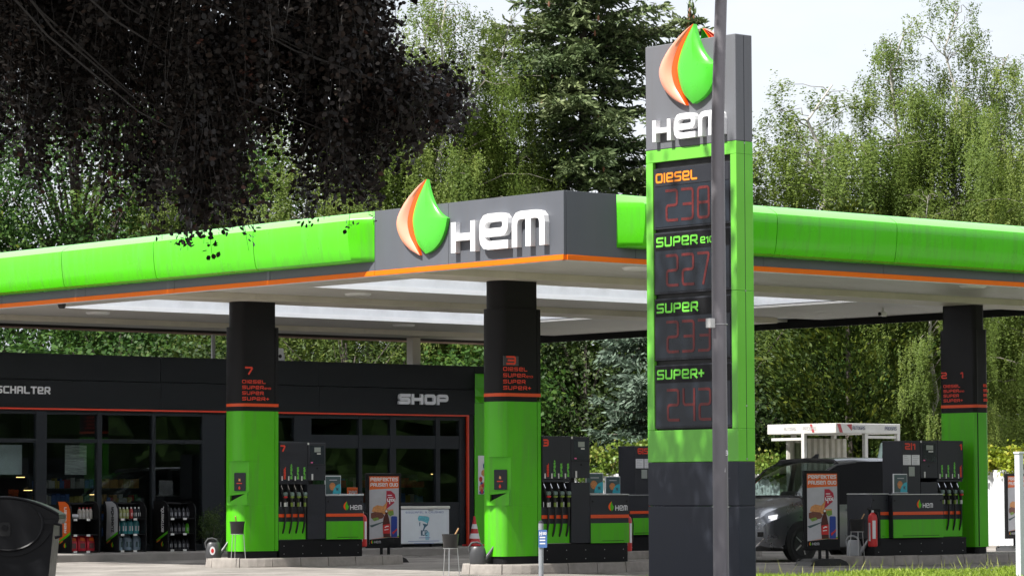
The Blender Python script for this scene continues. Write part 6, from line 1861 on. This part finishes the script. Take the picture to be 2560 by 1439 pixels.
for i, (x, y, h, rx, lb) in enumerate(((12.5,34,6.0,2.6,'dark shrub behind the shop above the nightly counter sign'),(17.0,33.5,5.6,2.6,'dark shrub behind the shop near the column numbered seven'),(20.5,31.5,5.8,2.6,'dark shrub behind the shop above its lettering'),(23.5,30.0,6.0,2.4,'dark shrub behind the shop corner'),(28.0,30.5,6.6,2.6,'deep green shrub under the great spruce'),(29.4,26.0,6.4,2.3,'dark shrub between the totem and the thuja'),(33.5,25.0,6.0,2.8,'dark shrub behind the gas shelter under the birches'),(27.3,24.4,4.8,1.7,'low green shrub behind the fence beside the van'))):
    _, k = leafy('shrub', lb, (x, y), h*(.85, 1.0, 1.12)[i % 3], rx, 80+i, (L_DARK, L_SHRUB, L_THUJA)[i % 3], 190, (75, 95, 90)[i % 3], .0, ((.11,.19), (.08,.14), (.10,.17))[i % 3], 'shrub', True, (.48, .40, .34)[i % 3], (.8, .8, 1.3)[i % 3], (.75, .7, .3)[i % 3]); tot += k
# far wood closing the view low down
r = np.random.default_rng(5)
n = 60000
u = r.uniform(0, 1, n)
bx = 8 + (52-8)*u; by = 54 + (26-54)*u
P = np.stack([bx+r.normal(size=n)*1.6, by+r.normal(size=n)*1.6, r.uniform(0, 1, n)**.8*(5.6+1.4*np.sin(u*37)+.8*np.sin(u*91))], 1)
o = link('far_wood', leaf_mesh('far_wood', P, r.uniform(.14, .28, n), .33+.12*np.sin(u*60+P[:, 2]*2)+r.normal(size=n)*.07, L_SHRUB, .7, .2))
tag(o, 'mass of dark foliage closing the view behind shop and fence', 'wood', kind='stuff')
# trees over the road that the shop windows mirror
def lumps(name, cs, m):
    mb = MB()
    for (x, y, z, q) in cs:
        b = bmesh.new(); bmesh.ops.create_icosphere(b, subdivisions=3, radius=1)
        for vv in b.verts:
            c = vv.co.normalized()
            k = 1 + .16*math.sin(c.x*7+x)*math.sin(c.y*6+y) + .10*math.sin(c.z*13+x*2) + random.uniform(-.09, .09)
            vv.co = Vector((x, y, z)) + c*q*k
        b.verts.index_update()
        mb.add([vv.co[:] for vv in b.verts], [[vv.index for vv in f.verts] for f in b.faces])
        b.free()
    return mb.build(name, m)
cs = []
for i in range(80):
    u = (i % 46)/45
    cs.append((12+78*u, -40+8*math.sin(u*9)+random.uniform(-2, 2), random.uniform(1.5, 8) if i < 46 else random.uniform(.6, 2), random.uniform(2.4, 4.0)))
o = lumps('roadside_trees', cs, mat('distant_foliage', (.022, .040, .010), .9, spec=.1, var=.8, scale=1.6, bump=.6, bscale=3))
tag(o, 'row of leafy trees across the road mirrored in the shop windows', 'wood', kind='stuff')

# ivy and hedge on the fence
def fringe(name, label, y0, y1, z0, z1, n, m, depth, cat, seed, size=(.07,.13)):
    r = np.random.default_rng(seed)
    t = tree_root(name, label, (25.0, (y0+y1)/2, GZ), cat)
    ce = r.uniform(0, 1, (max(6, int((y1-y0)*14)), 3))
    idx = r.integers(0, len(ce), n)
    c = np.stack([25.0+(ce[idx, 0]-.4)*depth, y0+(y1-y0)*ce[idx, 1], z0+(z1-z0)*ce[idx, 2]*(1-.5*np.abs(2*ce[idx, 1]-1)**3)], 1) + r.normal(size=(n, 3))*np.array([.10,.14,.10])
    link('foliage', leaf_mesh('foliage', c, r.uniform(size[0], size[1], n), .5+r.normal(size=len(ce))[idx]*.15+r.normal(size=n)*.16, m, .8, .2, off=(25.0, (y0+y1)/2, GZ)), t)
    st = MB()
    for i in range(10):
        yy = r.uniform(y0, y1)
        st.tube([(.06, yy-(y0+y1)/2, .0), (.06+r.normal()*.05, yy+r.normal()*.2-(y0+y1)/2, z0*.8), (r.normal()*.1, yy+r.normal()*.3-(y0+y1)/2, z1*.92)], [.014,.010,.004], 5)
    st.build('stems', BARKG, t)['kind'] = 'stuff'
    return t
fringe('ivy', 'sunlit ivy tumbling over the white fence behind pump three', 24.2, 27.9, 1.68, 2.55, 3800, L_IVY, .7, 'ivy', 91, (.07,.14))
fringe('hedge', 'bright yellow green hedge topping the white fence beyond the far column', 9.6, 15.2, 1.80, 2.22, 6500, L_HEDGE, .5, 'hedge', 92)
fringe('hedge', 'green hedge topping the fence behind the van windscreen', 18.2, 23.0, 1.75, 2.2, 4200, L_IVY, .5, 'hedge', 93)

# dwarf pine in a pot by the shop
t = thing('potted_pine', 'dark dwarf pine in a pot between the oil shelf and the column numbered seven', 'plant', (6.95, 18.45, WZ))
MB().lathe([(.13,0),(.17,.22),(.185,.25),(.17,.25),(.15,.2)], n=18).build('pot', DGREY, t)
MB().tube([(0,0,.2),(.02,0,.5)], [.025,.01], 6).build('stem', BARKG, t)
r = np.random.default_rng(9)
c = r.normal(size=(60, 3))*np.array([.15,.15,.16]) + np.array([0,0,.48])
idx = r.integers(0, 60, 1800)
link('foliage', leaf_mesh('foliage', c[idx]+r.normal(size=(1800, 3))*.05, r.uniform(.05,.09,1800), .5+r.normal(size=60)[idx]*.15+r.normal(size=1800)*.1, L_PINE, .22, -.2), t)

# ---- copper beech overhanging the yard
def beech():
    bx, by = -14.4, -5.6
    t = tree_root('copper_beech', 'dark copper beech whose hanging branches cover the upper corner over the canopy', (bx, by, GZ))
    r = np.random.default_rng(77)
    tr = MB()
    tr.tube([(0,0,-.1),(.05,.02,1.2),(.0,.05,4.5),(.1,.0,8.5),(.05,0,12.5)], [.55,.42,.34,.22,.05], 14)
    tr.build('trunk', BARKB, t)
    br = MB()
    PS, TT, SZ, NR = [], [], [], []
    for (x, y, zt, zb, rad, dens) in BEECH:
        ln = zt-zb
        # limb from the trunk up and out to the head of this curtain
        o = Vector((0, 0, 8.2+.3*math.sin(x*3)))
        hd = Vector((x-bx, y-by, zt-GZ))
        mid = Vector((hd.x*.85, hd.y*.85, max(hd.z+.5, 8.4)))
        if zt < 6.6:
            br.tube([tuple(o), (hd.x*.5, hd.y*.5, hd.z+1.1), (hd.x*.78, hd.y*.78, hd.z+.35), tuple(hd)], [.018,.014,.010,.005], 4)
        else:
            br.tube([tuple(o), tuple(mid), tuple(hd)], [.04,.022,.008], 5)
        K = max(4, int(rad*104*dens))
        for k in range(K):
            a, q = r.uniform(0, 6.283), r.uniform(0, 1)**.5*rad*1.25
            sx, sy = x-bx+q*math.cos(a), y-by+q*math.sin(a)
            L_ = ln*(1-.55*r.uniform(0, 1)**2.0)
            zs = zt-GZ + r.normal()*.15
            drift = r.normal(size=2)*.10
            lat = r.normal(size=2)*.12
            npt = 6
            u = np.linspace(0, 1, npt)
            path = np.stack([sx+drift[0]*u*L_+lat[0]*np.sqrt(u)+np.cumsum(r.normal(size=npt))*.04, sy+drift[1]*u*L_+lat[1]*np.sqrt(u)+np.cumsum(r.normal(size=npt))*.04, zs+.10-(u**1.25)*L_], 1)
            if not ((path[-1, 0]+bx)*.757-(path[-1, 1]+by)*.6534 > -2.25 and path[-1, 2] < 5.05): br.tube([tuple(p) for p in path], [.009,.008,.006,.005,.004,.003], 3)
            m_ = int(L_/.022)
            uu = r.uniform(.02, 1.0, m_)
            p = np.stack([np.interp(uu, u, path[:, i]) for i in range(3)], 1)
            off = r.normal(size=(m_, 3))*np.array([.12,.12,.05])*(1.05-.55*uu)[:, None]
            PS.append(p+off); TT.append(.45+r.normal()*.16+r.normal(size=m_)*.17); SZ.append(r.uniform(.05, .092, m_))
            sn = r.normal(size=3)*.75 + np.array([-.35,-.35,.75]); NR.append(np.repeat(sn[None], m_, 0))
    # the rest of the crown, out of the picture, which shades the totem
    nc = 560
    v = r.normal(size=(nc, 3)); v /= np.linalg.norm(v, axis=1)[:, None]
    v *= (r.uniform(.2, 1, nc)**.45)[:, None]
    cs = v*np.array([6.6,6.6,5.6]) + np.array([0.6,0,9.6])
    # keep the sight lines to the station free
    cs = cs[(cs[:, 2] > 7.9) | ((cs[:, 0]*-.757+cs[:, 1]*.6534) > 1.2)]
    P2 = np.concatenate([c+r.normal(size=(80, 3))*np.array([.6,.6,.35]) for c in cs])
    link('upper_crown', leaf_mesh('upper_crown', P2, r.uniform(.15, .24, len(P2)), .45+r.normal(size=len(P2))*.2, L_BEECH, .72, .35), t)
    for c in cs[cs[:, 2] > 9.5][::4]:
        br.tube([(0,0,max(8.8,c[2]*.7)), (c[0]*.5,c[1]*.5,c[2]*.9), tuple(c)], [.10,.05,.012], 5)
    br.build('branches', BARKB, t)['kind'] = 'stuff'
    P = np.concatenate(PS); SZ = np.concatenate(SZ); TT = np.concatenate(TT); NR = np.concatenate(NR)
    # the outermost bough was trimmed clear of the sign
    ok = ~(((P[:, 0]+bx)*.757-(P[:, 1]+by)*.6534 > -2.2) & (P[:, 2] < 5.0))
    link('crown', leaf_mesh('crown', P[ok], SZ[ok], TT[ok], L_BEECH, .72, .35, hexa=True, nrm=NR[ok], nj=.38), t)
    return len(P)
tot += beech()

# ---- grass of the verge
r = np.random.default_rng(14)
n = 30000
P = np.stack([r.uniform(-1.0, 18, n), -1.66-r.uniform(0, 1, n)**1.4*4.5, np.zeros(n)], 1)
h = r.uniform(.05, .105, n)*(1+.35*np.sin(P[:, 0]*1.7)*np.sin(P[:, 1]*2.1))
P[:, 2] = .10+h*.45
o = link('grass', leaf_mesh('grass', P, h, .45+.2*np.sin(P[:, 0]*2.3+P[:, 1])*.5+r.normal(size=n)*.17, L_GRASS, .16, -1.6))
tag(o, 'sunlit short grass of the verge before the far pump', 'grass', kind='stuff')
n = 260
P = np.stack([r.uniform(.2, 12, n), -1.66-r.uniform(0, 1, n)*.5, np.zeros(n)], 1)
h = r.uniform(.14, .34, n)*r.uniform(.5, 1, n)
P[:, 2] = .10+h*.48
o = link('grass_stems', leaf_mesh('grass_stems', P, h, .8+r.normal(size=n)*.15, L_GRASS, .035, -3.0))
tag(o, 'thin seeded grass stems standing along the lawn edge', 'grass', kind='stuff')
print('LEAVES', tot, 'BOARDS', nb)
